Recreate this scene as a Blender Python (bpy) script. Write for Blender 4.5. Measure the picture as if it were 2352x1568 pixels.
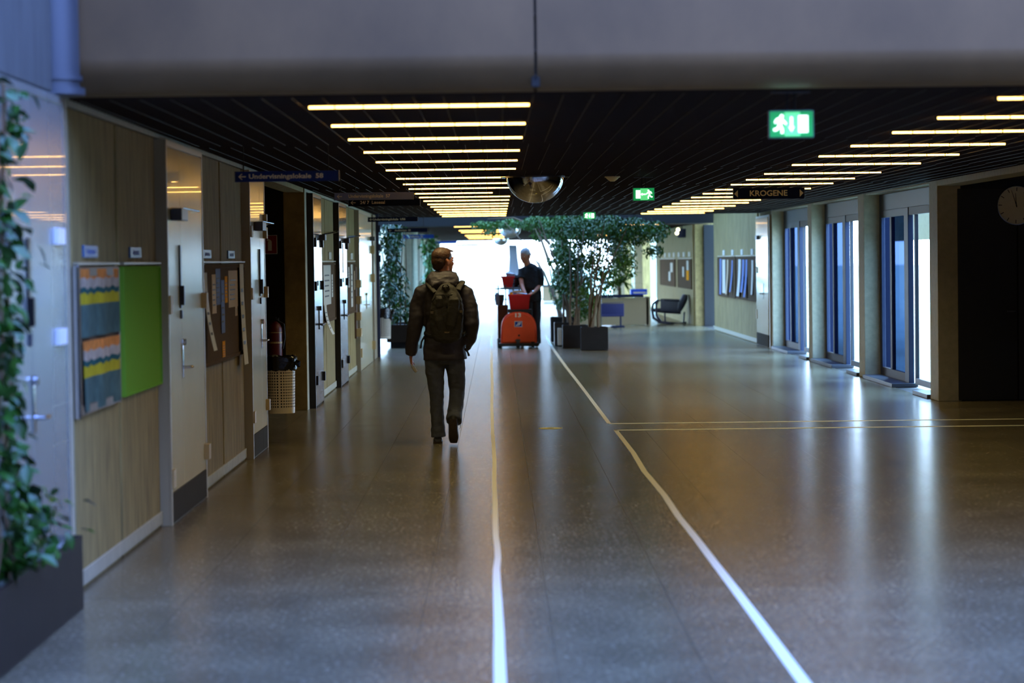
import bpy, bmesh, math, random
from math import sin, cos, pi, sqrt, radians
from mathutils import Vector, Matrix, noise
import numpy as np

random.seed(7)
R = random.Random(11)
SC = bpy.context.scene
COL = SC.collection
for _o in list(bpy.data.objects):
    bpy.data.objects.remove(_o)

# ---------------------------------------------------------------- camera
# X = right, Y = down the corridor, Z = up, metres; camera stands at the origin, eye 1.69 m
F, CX, CY, EYE, ROLL = 5550.0, 1176.0, 784.0, 1.69, 0.0135
_d = Vector(((1140 - CX) / F, -(598 - CY) / F, -1.0)).normalized()
_w = Vector((-sin(ROLL), cos(ROLL), 0.0))
_w.z = -(_w.x * _d.x + _w.y * _d.y) / _d.z
_w.normalize()
_x = _d.cross(_w)
CAMROT = Matrix((( _x.x, _x.y, _x.z), (_d.x, _d.y, _d.z), (_w.x, _w.y, _w.z)))   # world from camera

def ray(px, py):
    return CAMROT @ Vector(((px - CX) / F, -(py - CY) / F, -1.0))
def on_floor(px, py, z=0.0):
    r = ray(px, py); t = (z - EYE) / r.z
    return Vector((t * r.x, t * r.y, z))
def at(px, py, Y):
    """the point that stands at depth Y in the corridor and is seen at this place of the photograph"""
    r = ray(px, py); t = Y / r.y
    return Vector((t * r.x, Y, EYE + t * r.z))

cam_data = bpy.data.cameras.new('camera')
cam = bpy.data.objects.new('camera', cam_data)
COL.objects.link(cam)
cam.matrix_world = Matrix.Translation((0, 0, EYE)) @ CAMROT.to_4x4()
cam_data.sensor_width = 36.0
cam_data.lens = F * 36.0 / 2352.0
cam_data.clip_start = 0.1
cam_data.clip_end = 500
cam_data.dof.use_dof = True
cam_data.dof.focus_distance = 25.5
cam_data.dof.aperture_fstop = 2.3
SC.camera = cam

# ---------------------------------------------------------------- world: pale overcast-blue daylight
SKY = 14.0
wd = bpy.data.worlds.new('daylight'); SC.world = wd; wd.use_nodes = True
nt = wd.node_tree; nt.nodes.clear()
n_out = nt.nodes.new('ShaderNodeOutputWorld'); n_bg = nt.nodes.new('ShaderNodeBackground')
n_tc = nt.nodes.new('ShaderNodeTexCoord'); n_sep = nt.nodes.new('ShaderNodeSeparateXYZ')
n_rm = nt.nodes.new('ShaderNodeValToRGB'); n_ma = nt.nodes.new('ShaderNodeMath')
n_ma.operation = 'MULTIPLY_ADD'; n_ma.inputs[1].default_value = 0.5; n_ma.inputs[2].default_value = 0.5
nt.links.new(n_tc.outputs['Generated'], n_sep.inputs[0]); nt.links.new(n_sep.outputs['Z'], n_ma.inputs[0])
nt.links.new(n_ma.outputs[0], n_rm.inputs[0]); nt.links.new(n_rm.outputs[0], n_bg.inputs[0])
n_bg.inputs[1].default_value = SKY
nt.links.new(n_bg.outputs[0], n_out.inputs[0])
el = n_rm.color_ramp.elements
el[0].position = 0.0; el[0].color = (0.50, 0.50, 0.36, 1)
el[1].position = 1.0; el[1].color = (0.26, 0.58, 1.20, 1)
for p_, c_ in ((0.48, (0.75, 0.78, 0.60, 1)), (0.505, (0.88, 1.08, 1.38, 1)), (0.62, (0.46, 0.82, 1.30, 1))):
    e_ = el.new(p_); e_.color = c_

# ---------------------------------------------------------------- exposure, quality
vs = SC.view_settings
SC.display_settings.display_device = 'sRGB'
vs.view_transform = 'Standard'; vs.look = 'None'; vs.exposure = 0.0; vs.gamma = 1.0; vs.use_curve_mapping = False
cy = SC.cycles
cy.use_denoising = True
try: cy.denoiser = 'OPENIMAGEDENOISE'
except Exception: pass
cy.max_bounces = 7; cy.diffuse_bounces = 3; cy.glossy_bounces = 4; cy.transmission_bounces = 4
cy.transparent_max_bounces = 12; cy.caustics_reflective = False; cy.caustics_refractive = False
cy.sample_clamp_indirect = 6.0
cy.use_adaptive_sampling = True; cy.adaptive_threshold = 0.02


# ---------------------------------------------------------------- materials
MATS = {}
def lin(c):
    return tuple(((v / 255 / 12.92) if v <= 10 else ((v / 255 + 0.055) / 1.055) ** 2.4) for v in c)
def mat(name, col, rough=0.6, metal=0.0, noise_s=0, noise_a=0.15, stretch=(1, 1, 1), bump=0.0, bump_s=None,
        spec=0.5, emit=None, es=0, trans=0.0, coat=0.0, lin_col=False, rough_var=0.0):
    if name in MATS: return MATS[name]
    m = bpy.data.materials.new(name); m.use_nodes = True
    t = m.node_tree; b = t.nodes['Principled BSDF']
    c = col if lin_col else lin(col)
    b.inputs['Base Color'].default_value = (*c, 1)
    b.inputs['Roughness'].default_value = rough; b.inputs['Metallic'].default_value = metal
    b.inputs['Specular IOR Level'].default_value = spec
    b.inputs['Coat Weight'].default_value = coat
    b.inputs['Transmission Weight'].default_value = trans
    if emit is not None:
        b.inputs['Emission Color'].default_value = (*emit, 1); b.inputs['Emission Strength'].default_value = es
    if noise_s or bump:
        tc = t.nodes.new('ShaderNodeTexCoord'); mp = t.nodes.new('ShaderNodeMapping')
        g = t.nodes.new('ShaderNodeNewGeometry')
        mp.inputs['Scale'].default_value = stretch
        t.links.new(g.outputs['Position'], mp.inputs[0])
        nz = t.nodes.new('ShaderNodeTexNoise'); nz.inputs['Scale'].default_value = noise_s or 10
        nz.inputs['Detail'].default_value = 5; nz.inputs['Roughness'].default_value = 0.6
        t.links.new(mp.outputs[0], nz.inputs[0])
        if noise_s:
            rp = t.nodes.new('ShaderNodeValToRGB')
            rp.color_ramp.elements[0].position = 0.3; rp.color_ramp.elements[1].position = 0.7
            rp.color_ramp.elements[0].color = (*[max(0, v * (1 - noise_a)) for v in c], 1)
            rp.color_ramp.elements[1].color = (*[v * (1 + noise_a) for v in c], 1)
            t.links.new(nz.outputs[0], rp.inputs[0]); t.links.new(rp.outputs[0], b.inputs['Base Color'])
            if rough_var:
                mr = t.nodes.new('ShaderNodeMapRange')
                mr.inputs['To Min'].default_value = rough - rough_var; mr.inputs['To Max'].default_value = rough + rough_var
                t.links.new(nz.outputs[0], mr.inputs[0]); t.links.new(mr.outputs[0], b.inputs['Roughness'])
        if bump:
            nb = nz
            if bump_s:
                nb = t.nodes.new('ShaderNodeTexNoise'); nb.inputs['Scale'].default_value = bump_s
                t.links.new(mp.outputs[0], nb.inputs[0])
            bp = t.nodes.new('ShaderNodeBump'); bp.inputs['Strength'].default_value = bump; bp.inputs['Distance'].default_value = 0.01
            t.links.new(nb.outputs[0], bp.inputs['Height']); t.links.new(bp.outputs[0], b.inputs['Normal'])
    MATS[name] = m
    return m
def glass_mat(name, tint=(0.9, 0.96, 1.0), refl=0.06):
    if name in MATS: return MATS[name]
    m = bpy.data.materials.new(name); m.use_nodes = True; t = m.node_tree; t.nodes.clear()
    o = t.nodes.new('ShaderNodeOutputMaterial'); mx = t.nodes.new('ShaderNodeMixShader')
    tr = t.nodes.new('ShaderNodeBsdfTransparent'); gl = t.nodes.new('ShaderNodeBsdfGlossy'); fr = t.nodes.new('ShaderNodeFresnel')
    tr.inputs[0].default_value = (*tint, 1); gl.inputs['Roughness'].default_value = 0.03
    t.nodes.remove(fr); mx.inputs[0].default_value = refl; t.links.new(tr.outputs[0], mx.inputs[1]); t.links.new(gl.outputs[0], mx.inputs[2])
    t.links.new(mx.outputs[0], o.inputs[0]); MATS[name] = m
    return m

M_conc = mat('board_marked_concrete', (146, 127, 78), 0.8, noise_s=5, noise_a=0.38, stretch=(4, 4, 0.5), bump=0.25, bump_s=60)
M_concP = mat('pale_concrete', (176, 170, 146), 0.65, noise_s=14, noise_a=0.12, bump=0.2, bump_s=80)
M_concD = mat('brown_concrete', (150, 130, 84), 0.8, noise_s=9, noise_a=0.25, bump=0.2, bump_s=60)
M_fascia = mat('fascia_steel', (106, 80, 50), 0.55, noise_s=1.6, noise_a=0.22, stretch=(1, 1, 0.7), bump=0.05)
M_black = mat('matt_black', (16, 16, 18), 0.7)
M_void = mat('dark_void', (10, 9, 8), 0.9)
M_dark = mat('dark_blue_panel', (26, 29, 36), 0.6, noise_s=20, noise_a=0.1)
M_white = mat('cream_white_door_paint', (205, 194, 150), 0.24, noise_s=3, noise_a=0.03, coat=0.3)
M_whitej = mat('cream_jamb_paint', (170, 158, 130), 0.4)
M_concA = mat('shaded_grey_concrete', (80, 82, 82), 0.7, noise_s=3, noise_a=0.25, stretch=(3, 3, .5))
M_blued = mat('white_door_daylight_tone', (124, 128, 124), 0.25, coat=0.3)  # white door paint, toned in its colour for the daylight on it
M_kick = mat('grey_kick_plate', (70, 66, 58), 0.9, spec=.1)
M_chrome = mat('chrome', (215, 215, 220), 0.08, metal=1.0)
M_steel = mat('brushed_steel', (150, 148, 150), 0.16, metal=1.0, noise_s=3, noise_a=0.1, stretch=(0.4, 40, 0.4))
M_blackgloss = mat('black_frame_paint', (22, 18, 20), 0.35)
M_tan = mat('tan_plastic', (190, 165, 115), 0.5)
M_cork = mat('brown_felt', (98, 80, 62), 0.95, spec=.05, noise_s=40, noise_a=0.08)
M_wood = mat('board_frame_wood', (96, 70, 52), 0.5, noise_s=8, noise_a=0.2, stretch=(8, 8, 1))
M_green = mat('lime_green_board', (116, 166, 54), 0.95, spec=0.05)
M_paper = mat('white_paper', (215, 212, 200), 0.8, spec=.15)
M_paperb = mat('pale_blue_paper', (110, 130, 180), 0.8, spec=.15)
M_papero = mat('orange_paper', (240, 160, 20), 0.9, spec=.1)
M_papert = mat('tan_paper', (205, 180, 145), 0.8, spec=.15)
M_ink = mat('print_ink', (70, 66, 66), 0.6)
M_red = mat('red_enamel', (130, 18, 16), 0.35)
M_blue = mat('sign_blue', (24, 50, 120), 0.6, spec=.2)
M_bluebr = mat('sign_blue_bright', (26, 84, 200), 0.35)
M_navy = mat('sign_navy', (22, 30, 56), 0.7, spec=.1)
M_letter = mat('sign_letter_cream', (240, 228, 200), 0.5)
M_gold = mat('sign_letter_gold', (250, 222, 160), 0.6)
M_frameb = mat('blue_grey_window_frame', (30, 42, 72), 0.5)
M_louvre = mat('dark_brown_louvre', (50, 30, 18), 0.55)
M_wire = mat('louvre_clip_metal', (52, 44, 36), 0.5, metal=0.3)
M_glass = glass_mat('clear_glass')
M_glassb = glass_mat('blue_tinted_glass', tint=(.018, .034, .075), refl=.05)
M_roofglass = glass_mat('dimming_roof_glass_near', tint=(.50, .44, .64), refl=.05)  # unseen panes; tint added to weaken and colour the near daylight
M_roofglass2 = glass_mat('dimming_roof_glass_mid', tint=(.32, .33, .35), refl=.05)  # unseen panes; tint added to weaken daylight over the middle atrium
M_leaf = mat('ficus_leaf', (66, 106, 26), 0.38, noise_s=2.5, noise_a=0.45, spec=0.4)
M_leaf2 = mat('climber_leaf', (38, 80, 18), 0.3, noise_s=6, noise_a=0.5, spec=0.5)
M_bark = mat('pale_bark', (112, 88, 62), 0.8, noise_s=30, noise_a=0.2)
M_planter = mat('dark_brown_planter', (40, 33, 29), 0.6, spec=.2, noise_s=6, noise_a=0.12)
M_soil = mat('soil', (40, 30, 22), 0.95, noise_s=40, noise_a=0.3)
M_bin = mat('cream_bin_enamel', (226, 208, 166), 0.35)
M_bag = mat('black_bin_bag', (14, 15, 18), 0.18, noise_s=0, bump=0.6, bump_s=25)
M_skin = mat('skin', (196, 128, 96), 0.5, noise_s=30, noise_a=0.05)
M_hair = mat('brown_hair', (74, 48, 30), 0.45, noise_s=40, noise_a=0.35, stretch=(1, 1, 0.4), bump=0.5, bump_s=160)
M_hairg = mat('grey_hair', (190, 192, 196), 0.6, noise_s=60, noise_a=0.2)
M_jacket = mat('charcoal_jacket_cloth', (58, 53, 60), 0.62, noise_s=9, noise_a=0.18, bump=0.35, bump_s=22)
M_pants = mat('dark_jeans_cloth', (82, 86, 94), 0.8, noise_s=14, noise_a=0.22, bump=0.4, bump_s=30)
M_pack = mat('olive_pack_cloth', (50, 47, 38), 0.75, noise_s=30, noise_a=0.15, bump=0.3, bump_s=60)
M_strap = mat('strap_black', (22, 21, 20), 0.7)
M_shoe = mat('shoe_leather', (36, 32, 28), 0.55)
M_sole = mat('shoe_sole', (60, 48, 34), 0.7, noise_s=30, noise_a=0.3)
M_polo = mat('black_polo_cloth', (20, 22, 28), 0.8, noise_s=10, noise_a=0.15, bump=0.2, bump_s=20)
M_orange = mat('orange_cart_paint', (214, 70, 24), 0.4, noise_s=6, noise_a=0.08)
M_basket = mat('red_plastic', (196, 24, 30), 0.35)
M_rubber = mat('black_rubber', (22, 22, 22), 0.75)
M_greym = mat('grey_metal', (84, 88, 98), 0.4, metal=0.5)
M_tape = mat('cream_floor_tape', (246, 240, 214), 0.5)
M_navych = mat('navy_leather', (24, 24, 44), 0.4, noise_s=12, noise_a=0.15)
M_cream = mat('clock_face_cream', (240, 232, 200), 0.5)

# terrazzo floor: grey-brown with pale speckle, waxed
def floor_mat():
    m = bpy.data.materials.new('waxed_terrazzo'); m.use_nodes = True; t = m.node_tree; b = t.nodes['Principled BSDF']
    g = t.nodes.new('ShaderNodeNewGeometry')
    v = t.nodes.new('ShaderNodeTexVoronoi'); v.inputs['Scale'].default_value = 46
    n1 = t.nodes.new('ShaderNodeTexNoise'); n1.inputs['Scale'].default_value = 1.7; n1.inputs['Detail'].default_value = 4
    n2 = t.nodes.new('ShaderNodeTexNoise'); n2.inputs['Scale'].default_value = 38; n2.inputs['Detail'].default_value = 3
    for n in (v, n1, n2): t.links.new(g.outputs['Position'], n.inputs['Vector'])
    r1 = t.nodes.new('ShaderNodeValToRGB')
    r1.color_ramp.elements[0].position = 0.30; r1.color_ramp.elements[0].color = (*lin((96, 87, 66)), 1)
    r1.color_ramp.elements[1].position = 0.72; r1.color_ramp.elements[1].color = (*lin((122, 112, 87)), 1)
    t.links.new(n1.outputs[0], r1.inputs[0])
    r2 = t.nodes.new('ShaderNodeValToRGB')
    r2.color_ramp.elements[0].position = 0.56; r2.color_ramp.elements[0].color = (0, 0, 0, 1)
    r2.color_ramp.elements[1].position = 0.74; r2.color_ramp.elements[1].color = (0.7, 0.7, 0.7, 1)
    t.links.new(n2.outputs[0], r2.inputs[0])
    mx = t.nodes.new('ShaderNodeMix'); mx.data_type = 'RGBA'
    t.links.new(r2.outputs[0], mx.inputs['Factor']); t.links.new(r1.outputs[0], mx.inputs['A'])
    mx.inputs['B'].default_value = (*lin((176, 168, 152)), 1)
    t.links.new(mx.outputs['Result'], b.inputs['Base Color'])
    mr = t.nodes.new('ShaderNodeMapRange'); mr.inputs['To Min'].default_value = 0.23; mr.inputs['To Max'].default_value = 0.27
    t.links.new(n1.outputs[0], mr.inputs[0]); t.links.new(mr.outputs[0], b.inputs['Roughness'])
    b.inputs['Specular IOR Level'].default_value = 0.5
    bp = t.nodes.new('ShaderNodeBump'); bp.inputs['Strength'].default_value = 0.0
    return m
M_floor = floor_mat()
M_joint = mat('floor_joint', (58, 52, 44), 0.6)

# ---------------------------------------------------------------- mesh helpers
class MB:
    """collects shapes in world coordinates and links them as ONE mesh object"""
    def __init__(s): s.v = []; s.f = []; s.m = []
    def add(s, vs_, fs_, mi=0):
        k = len(s.v); s.v += [Vector(p) for p in vs_]
        for f in fs_: s.f.append(tuple(i + k for i in f)); s.m.append(mi)
        return s
    def box(s, x0, x1, y0, y1, z0, z1, mi=0):
        return s.add([(x0, y0, z0), (x1, y0, z0), (x1, y1, z0), (x0, y1, z0), (x0, y0, z1), (x1, y0, z1), (x1, y1, z1), (x0, y1, z1)],
                     [(0, 3, 2, 1), (4, 5, 6, 7), (0, 1, 5, 4), (1, 2, 6, 5), (2, 3, 7, 6), (3, 0, 4, 7)], mi)
    def bbox(s, x0, x1, y0, y1, z0, z1, b=0.01, mi=0):
        """box with bevelled edges"""
        bm = bmesh.new(); bmesh.ops.create_cube(bm, size=1)
        bmesh.ops.scale(bm, vec=(x1 - x0, y1 - y0, z1 - z0), verts=bm.verts)
        bmesh.ops.translate(bm, vec=((x0 + x1) / 2, (y0 + y1) / 2, (z0 + z1) / 2), verts=bm.verts)
        bmesh.ops.bevel(bm, geom=bm.edges[:], offset=b, segments=2, affect='EDGES', profile=0.6)
        return s.bm(bm, mi)
    def bm(s, bm, mi=0):
        bm.verts.index_update()
        s.add([v.co.copy() for v in bm.verts], [tuple(v.index for v in f.verts) for f in bm.faces], mi); bm.free(); return s
    def loft(s, pts, rad, side=(1, 0, 0), n=12, cap=True, mi=0, pw=1.0):
        """tube through pts; rad = list of (a, b): a along 'side', b across; rounded ends"""
        pts = [Vector(p) for p in pts]; rad = [(r, r) if not isinstance(r, (tuple, list)) else r for r in rad]
        rings = []; N = len(pts)
        for i, p in enumerate(pts):
            t = (pts[min(i + 1, N - 1)] - pts[max(i - 1, 0)]).normalized()
            sd = Vector(side); sd = (sd - t * sd.dot(t))
            if sd.length < 1e-4: sd = t.orthogonal()
            sd.normalize(); up = t.cross(sd)
            ring = []
            for k in range(n):
                a = 2 * pi * k / n; ca, sa = cos(a), sin(a)
                if pw != 1.0:
                    ca = math.copysign(abs(ca) ** pw, ca); sa = math.copysign(abs(sa) ** pw, sa)
                ring.append(p + sd * ca * rad[i][0] + up * sa * rad[i][1])
            rings.append(ring)
        vs_ = [v for r in rings for v in r]; fs = []
        for i in range(N - 1):
            for k in range(n):
                fs.append((i * n + k, i * n + (k + 1) % n, (i + 1) * n + (k + 1) % n, (i + 1) * n + k))
        if cap: fs.append(tuple(reversed(range(n)))); fs.append(tuple((N - 1) * n + k for k in range(n)))
        return s.add(vs_, fs, mi)
    def cyl(s, p0, p1, r, n=16, r1=None, mi=0):
        return s.loft([p0, p1], [r, r if r1 is None else r1], side=(0.31, 0.77, 0.55), n=n, mi=mi)
    def ball(s, c, r, n=12, m=8, mi=0, rot=None):
        r = (r, r, r) if not isinstance(r, (tuple, list)) else r; c = Vector(c); vs_ = []; fs = []
        for j in range(1, m):
            ph = pi * j / m
            for k in range(n):
                p = Vector((r[0] * sin(ph) * cos(2 * pi * k / n), r[1] * sin(ph) * sin(2 * pi * k / n), r[2] * cos(ph)))
                vs_.append(c + (rot @ p if rot else p))
        a, b = len(vs_), len(vs_) + 1
        for z in (r[2], -r[2]):
            p = Vector((0, 0, z)); vs_.append(c + (rot @ p if rot else p))
        for j in range(m - 2):
            for k in range(n): fs.append((j * n + k, (j + 1) * n + k, (j + 1) * n + (k + 1) % n, j * n + (k + 1) % n))
        for k in range(n):
            fs.append((a, k, (k + 1) % n)); fs.append((b, (m - 2) * n + (k + 1) % n, (m - 2) * n + k))
        return s.add(vs_, fs, mi)
    def prism(s, poly, y0, y1, mi=0):
        """outline in X,Z given thickness from y0 to y1"""
        n = len(poly)
        vs_ = [(x, y0, z) for x, z in poly] + [(x, y1, z) for x, z in poly]
        return s.add(vs_, [tuple(range(n)), tuple(reversed(range(n, 2 * n)))] + [(k, k + n, (k + 1) % n + n, (k + 1) % n) for k in range(n)], mi)
    def sheet(s, a, b, c, d, th=0.002, mi=0):
        a, b, c, d = map(Vector, (a, b, c, d)); nn = (b - a).cross(d - a).normalized() * th
        return s.add([a, b, c, d, a + nn, b + nn, c + nn, d + nn], [(3, 2, 1, 0), (4, 5, 6, 7), (0, 1, 5, 4), (1, 2, 6, 5), (2, 3, 7, 6), (3, 0, 4, 7)], mi)
    def build(s, name, mats, parent=None, smooth=False, kind=None, label=None, fix=True):
        off = Vector((0, 0, 0)); p = parent
        while p is not None: off += p.location; p = p.parent
        me = bpy.data.meshes.new(name)
        me.from_pydata([tuple(v - off) for v in s.v], [], s.f)
        if not isinstance(mats, (list, tuple)): mats = [mats]
        for m in mats: me.materials.append(m)
        me.polygons.foreach_set('material_index', s.m)
        if fix:
            bm = bmesh.new(); bm.from_mesh(me); bmesh.ops.recalc_face_normals(bm, faces=bm.faces); bm.to_mesh(me); bm.free()
        if smooth:
            me.polygons.foreach_set('use_smooth', [True] * len(me.polygons))
            if smooth != 'all': me.set_sharp_from_angle(angle=radians(35))
        me.update()
        o = bpy.data.objects.new(name, me); COL.objects.link(o)
        if parent is not None: o.parent = parent
        if kind: o['kind'] = kind
        if label: o['label'] = label
        return o

def thing(name, label, cat, loc=(0, 0, 0), group=None):
    o = bpy.data.objects.new(name, None); COL.objects.link(o); o.location = loc
    o.empty_display_size = 0.1
    return tag(o, label, cat, group)
def tag(o, label, cat, group=None):
    o['label'] = label; o['category'] = cat
    if group: o['group'] = group
    return o
def struct(name, mb, m, smooth=False):
    return mb.build(name, m, None, smooth, kind='structure')
def remesh(o, vox, smooth_it=4, wrinkle=0.0, wscale=6.0):
    md = o.modifiers.new('r', 'REMESH'); md.mode = 'VOXEL'; md.voxel_size = vox; md.use_smooth_shade = True
    if smooth_it:
        ms = o.modifiers.new('s', 'SMOOTH'); ms.iterations = smooth_it; ms.factor = 0.5
    dg = bpy.context.evaluated_depsgraph_get(); dg.update()
    me = bpy.data.meshes.new_from_object(o.evaluated_get(dg), depsgraph=dg)
    o.modifiers.clear(); mats = list(o.data.materials); o.data = me
    me.materials.clear()
    for m in mats: me.materials.append(m)
    if wrinkle:
        nrm = [v.normal.copy() for v in me.vertices]
        for v, n in zip(me.vertices, nrm):
            q = Vector((v.co.x * wscale, v.co.y * wscale, v.co.z * wscale * 1.6))
            v.co += n * wrinkle * (noise.noise(q) + 0.6 * noise.noise(q * 2.3))
    me.polygons.foreach_set('material_index', [0] * len(me.polygons))
    me.polygons.foreach_set('use_smooth', [True] * len(me.polygons)); me.update()
    return o
def text_mesh(txt, size, bold=0.0, width=None):
    """lettering as a thin mesh in X,Z facing -Y; returns verts, faces centred"""
    cu = bpy.data.curves.new('t', 'FONT'); cu.body = txt; cu.size = size; cu.extrude = 0.0008; cu.offset = bold
    cu.align_x = 'CENTER'; cu.align_y = 'CENTER'; cu.resolution_u = 3
    o = bpy.data.objects.new('t', cu); COL.objects.link(o)
    dg = bpy.context.evaluated_depsgraph_get(); dg.update()
    me = bpy.data.meshes.new_from_object(o.evaluated_get(dg), depsgraph=dg)
    vs_ = [Vector((v.co.x, -v.co.z, v.co.y)) for v in me.vertices]; fs = [tuple(p.vertices) for p in me.polygons]
    bpy.data.objects.remove(o); bpy.data.curves.remove(cu)
    if width:
        xs = [v.x for v in vs_]; k = width / (max(xs) - min(xs))
        for v in vs_: v.x *= k
    return vs_, fs
def letters(txt, size, c, parent, m, bold=0.0, width=None, name='lettering', flat=None, split=False):
    vs_, fs = text_mesh(txt, size, bold, width)
    mb = MB(); c = Vector(c)
    par = list(range(len(vs_)))                  # one object per word, or per character when split
    def find(a):
        while par[a] != a: par[a] = par[par[a]]; a = par[a]
        return a
    for f in fs:
        for k in f[1:]: par[find(k)] = find(f[0])
    comps = {}
    for f in fs: comps.setdefault(find(f[0]), []).append(f)
    items = sorted(((min(vs_[k].x for f in g for k in f), max(vs_[k].x for f in g for k in f), g) for g in comps.values()), key=lambda t: t[0])
    groups = []
    for x0, x1, g in items:
        if groups and x0 - groups[-1][1] < (0 if split else .28 * size): groups[-1][1] = max(groups[-1][1], x1); groups[-1][2] += g
        else: groups.append([x0, x1, list(g)])
    for _a, _b, g in groups:
        ids = sorted({k for f in g for k in f}); mp = {k: i for i, k in enumerate(ids)}
        MB().add([c + vs_[k] for k in ids], [tuple(mp[k] for k in f) for f in g]).build(name, m, parent, fix=False)
def dup(o, parent=None):
    c = o.copy(); COL.objects.link(c)
    if parent is not None: c.parent = parent
    for ch in list(o.children): dup(ch, c)
    return c
# ================================================================ SETTING
XL, XR, ZC = -2.19, 5.07, 2.54
Y0, BAY = 12.25, 5.35
M_ground = mat('pale_paving_outside', (226, 214, 178), 0.9, noise_s=0.6, noise_a=0.15)
g = MB().box(-300, 300, -60, 900, -0.6, -0.3); struct('ground', g, M_ground)
fl = struct('floor', MB().box(-9, 13, -14, 28.4, -0.25, -0.004).box(-9, 5.36, 28.4, 103.1, -0.25, -0.004), M_joint)
# floor tiles: 0.605 x 1.783 m; bay joints are wider
TX, TY = 0.605, BAY / 3
tm = {}
def tile_mesh(wide):
    if wide not in tm:
        g2 = 0.005 if wide else 0.0015
        b = MB().box(-TX / 2 + .0015, TX / 2 - .0015, -TY / 2 + g2, TY / 2 - .0015, -0.02, 0)
        o = b.build('floor_tile', M_floor); tm[wide] = o.data; bpy.data.objects.remove(o)
    return tm[wide]
cnt = 0
rest = MB()
for j in range(-10, 54):
    for i in range(-11, 26):
        cx_, cy_ = XL + TX * (i + .5), Y0 + TY * (j + .5)
        wide = (j % 3 == 0)
        if -2 <= j < 20 and 0 <= i < 12:
            o = bpy.data.objects.new('floor_tile', tile_mesh(wide)); COL.objects.link(o); o.parent = fl; o.location = (cx_, cy_, 0); cnt += 1
        elif cy_ < 102.9 and not (cy_ > 28.2 and cx_ > 5.1):
            g2 = 0.005 if wide else 0.0015
            rest.box(cx_ - TX / 2 + .0015, cx_ + TX / 2 - .0015, cy_ - TY / 2 + g2, cy_ + TY / 2 - .0015, -0.02, 0)
rest.build('floor_tile', M_floor, fl, kind='stuff', fix=False)

# ---- left wall: concrete panels, each a part, between the doors
wl = struct('wall_left', MB().box(XL - .22, XL - .03, Y0 + .16, 22.35, 0, 2.9).box(XL - .22, XL - .03, 28.0, 42.95, 0, 2.9)
            .box(XL - .22, XL - .015, 22.35, 28.0, 2.50, 2.9), M_conc)
MB().box(XL - .031, XL - .026, 12.46, 22.35, 0, 2.6).box(XL - .031, XL - .026, 28.0, 42.9, 0, 2.6).build('joint_backing', mat('joint_recess_concrete', (78, 68, 48), .9), wl)
def panel(y0, y1, parent=None, x=XL, z0=0.0, z1=2.505, m=M_conc, nm='concrete_panel', sx=1):
    b = MB(); xa, xb = (x - .03, x) if sx > 0 else (x, x + .03)
    b.bbox(xa, xb, y0 + (.012 if sx < 0 else .035), y1 - (.012 if sx < 0 else .035), z0, z1, b=.006)
    return b.build(nm, m, parent or wl)
for a_, b_ in ((12.46, 13.98), (13.98, 15.60), (17.56, 19.22), (19.22, 20.86), (29.42, 30.95), (30.95, 32.60), (34.3, 35.95), (35.95, 37.4), (22.24, 22.55)):
    panel(a_, b_)
MB().box(XL - .03, XL + .0, 12.46, 22.4, 2.512, 2.62).build('head_band', M_concP, wl)
MB().box(XL - .03, XL + .0, 28.0, 42.9, 2.512, 2.62).build('head_band', M_concP, wl)
# lighter strip ends
struct('pier', MB().bbox(XL - .24, XL, 27.72, 27.78, 0, 2.5, b=.004), M_concD)
MB().box(XL - .03, XL, 27.785, 28.02, 0, 2.62).build('concrete_panel', M_concP, wl)
# end face at the front edge of the corridor wall
MB().bbox(XL - .12, XL - .001, 12.34, 12.455, 0, 2.62, b=.004).build('end_face', M_concP, wl)
# dark niche wall behind the side passage
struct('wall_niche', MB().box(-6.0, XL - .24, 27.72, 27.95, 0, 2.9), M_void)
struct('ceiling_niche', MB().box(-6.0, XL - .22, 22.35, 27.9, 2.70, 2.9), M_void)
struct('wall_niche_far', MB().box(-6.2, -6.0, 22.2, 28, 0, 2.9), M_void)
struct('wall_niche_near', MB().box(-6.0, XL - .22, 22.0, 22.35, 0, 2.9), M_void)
# skirting upstands
for a_, b_ in ((12.46, 15.60), (17.56, 20.86), (29.42, 32.60), (34.3, 37.4)):
    sk = MB()
    y = a_
    sk.bbox(XL, XL + .012, a_ + .01, b_ - .01, 0.02, 0.10, b=.003)
    sk.build('baseboard_left', [M_concP]).__setitem__('kind', 'structure')

# ---- near atrium (in front of the dark fascia), open to the sky above
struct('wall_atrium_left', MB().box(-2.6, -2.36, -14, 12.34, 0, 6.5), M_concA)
struct('wall_atrium_right', MB().box(12.0, 12.3, -14, 28.2, 0, 6.5), M_concP)
struct('wall_behind', MB().box(-2.6, 12.3, -14.3, -14, 0, 3.4), M_conc)
struct('roof_near', MB().box(-2.6, 12.3, -14, 4.3, 2.6, 3.4), M_louvre)
struct('roof_edge_near', MB().box(-2.6, 12.3, 4.0, 4.3, 3.4, 5.4), M_concP)

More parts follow.
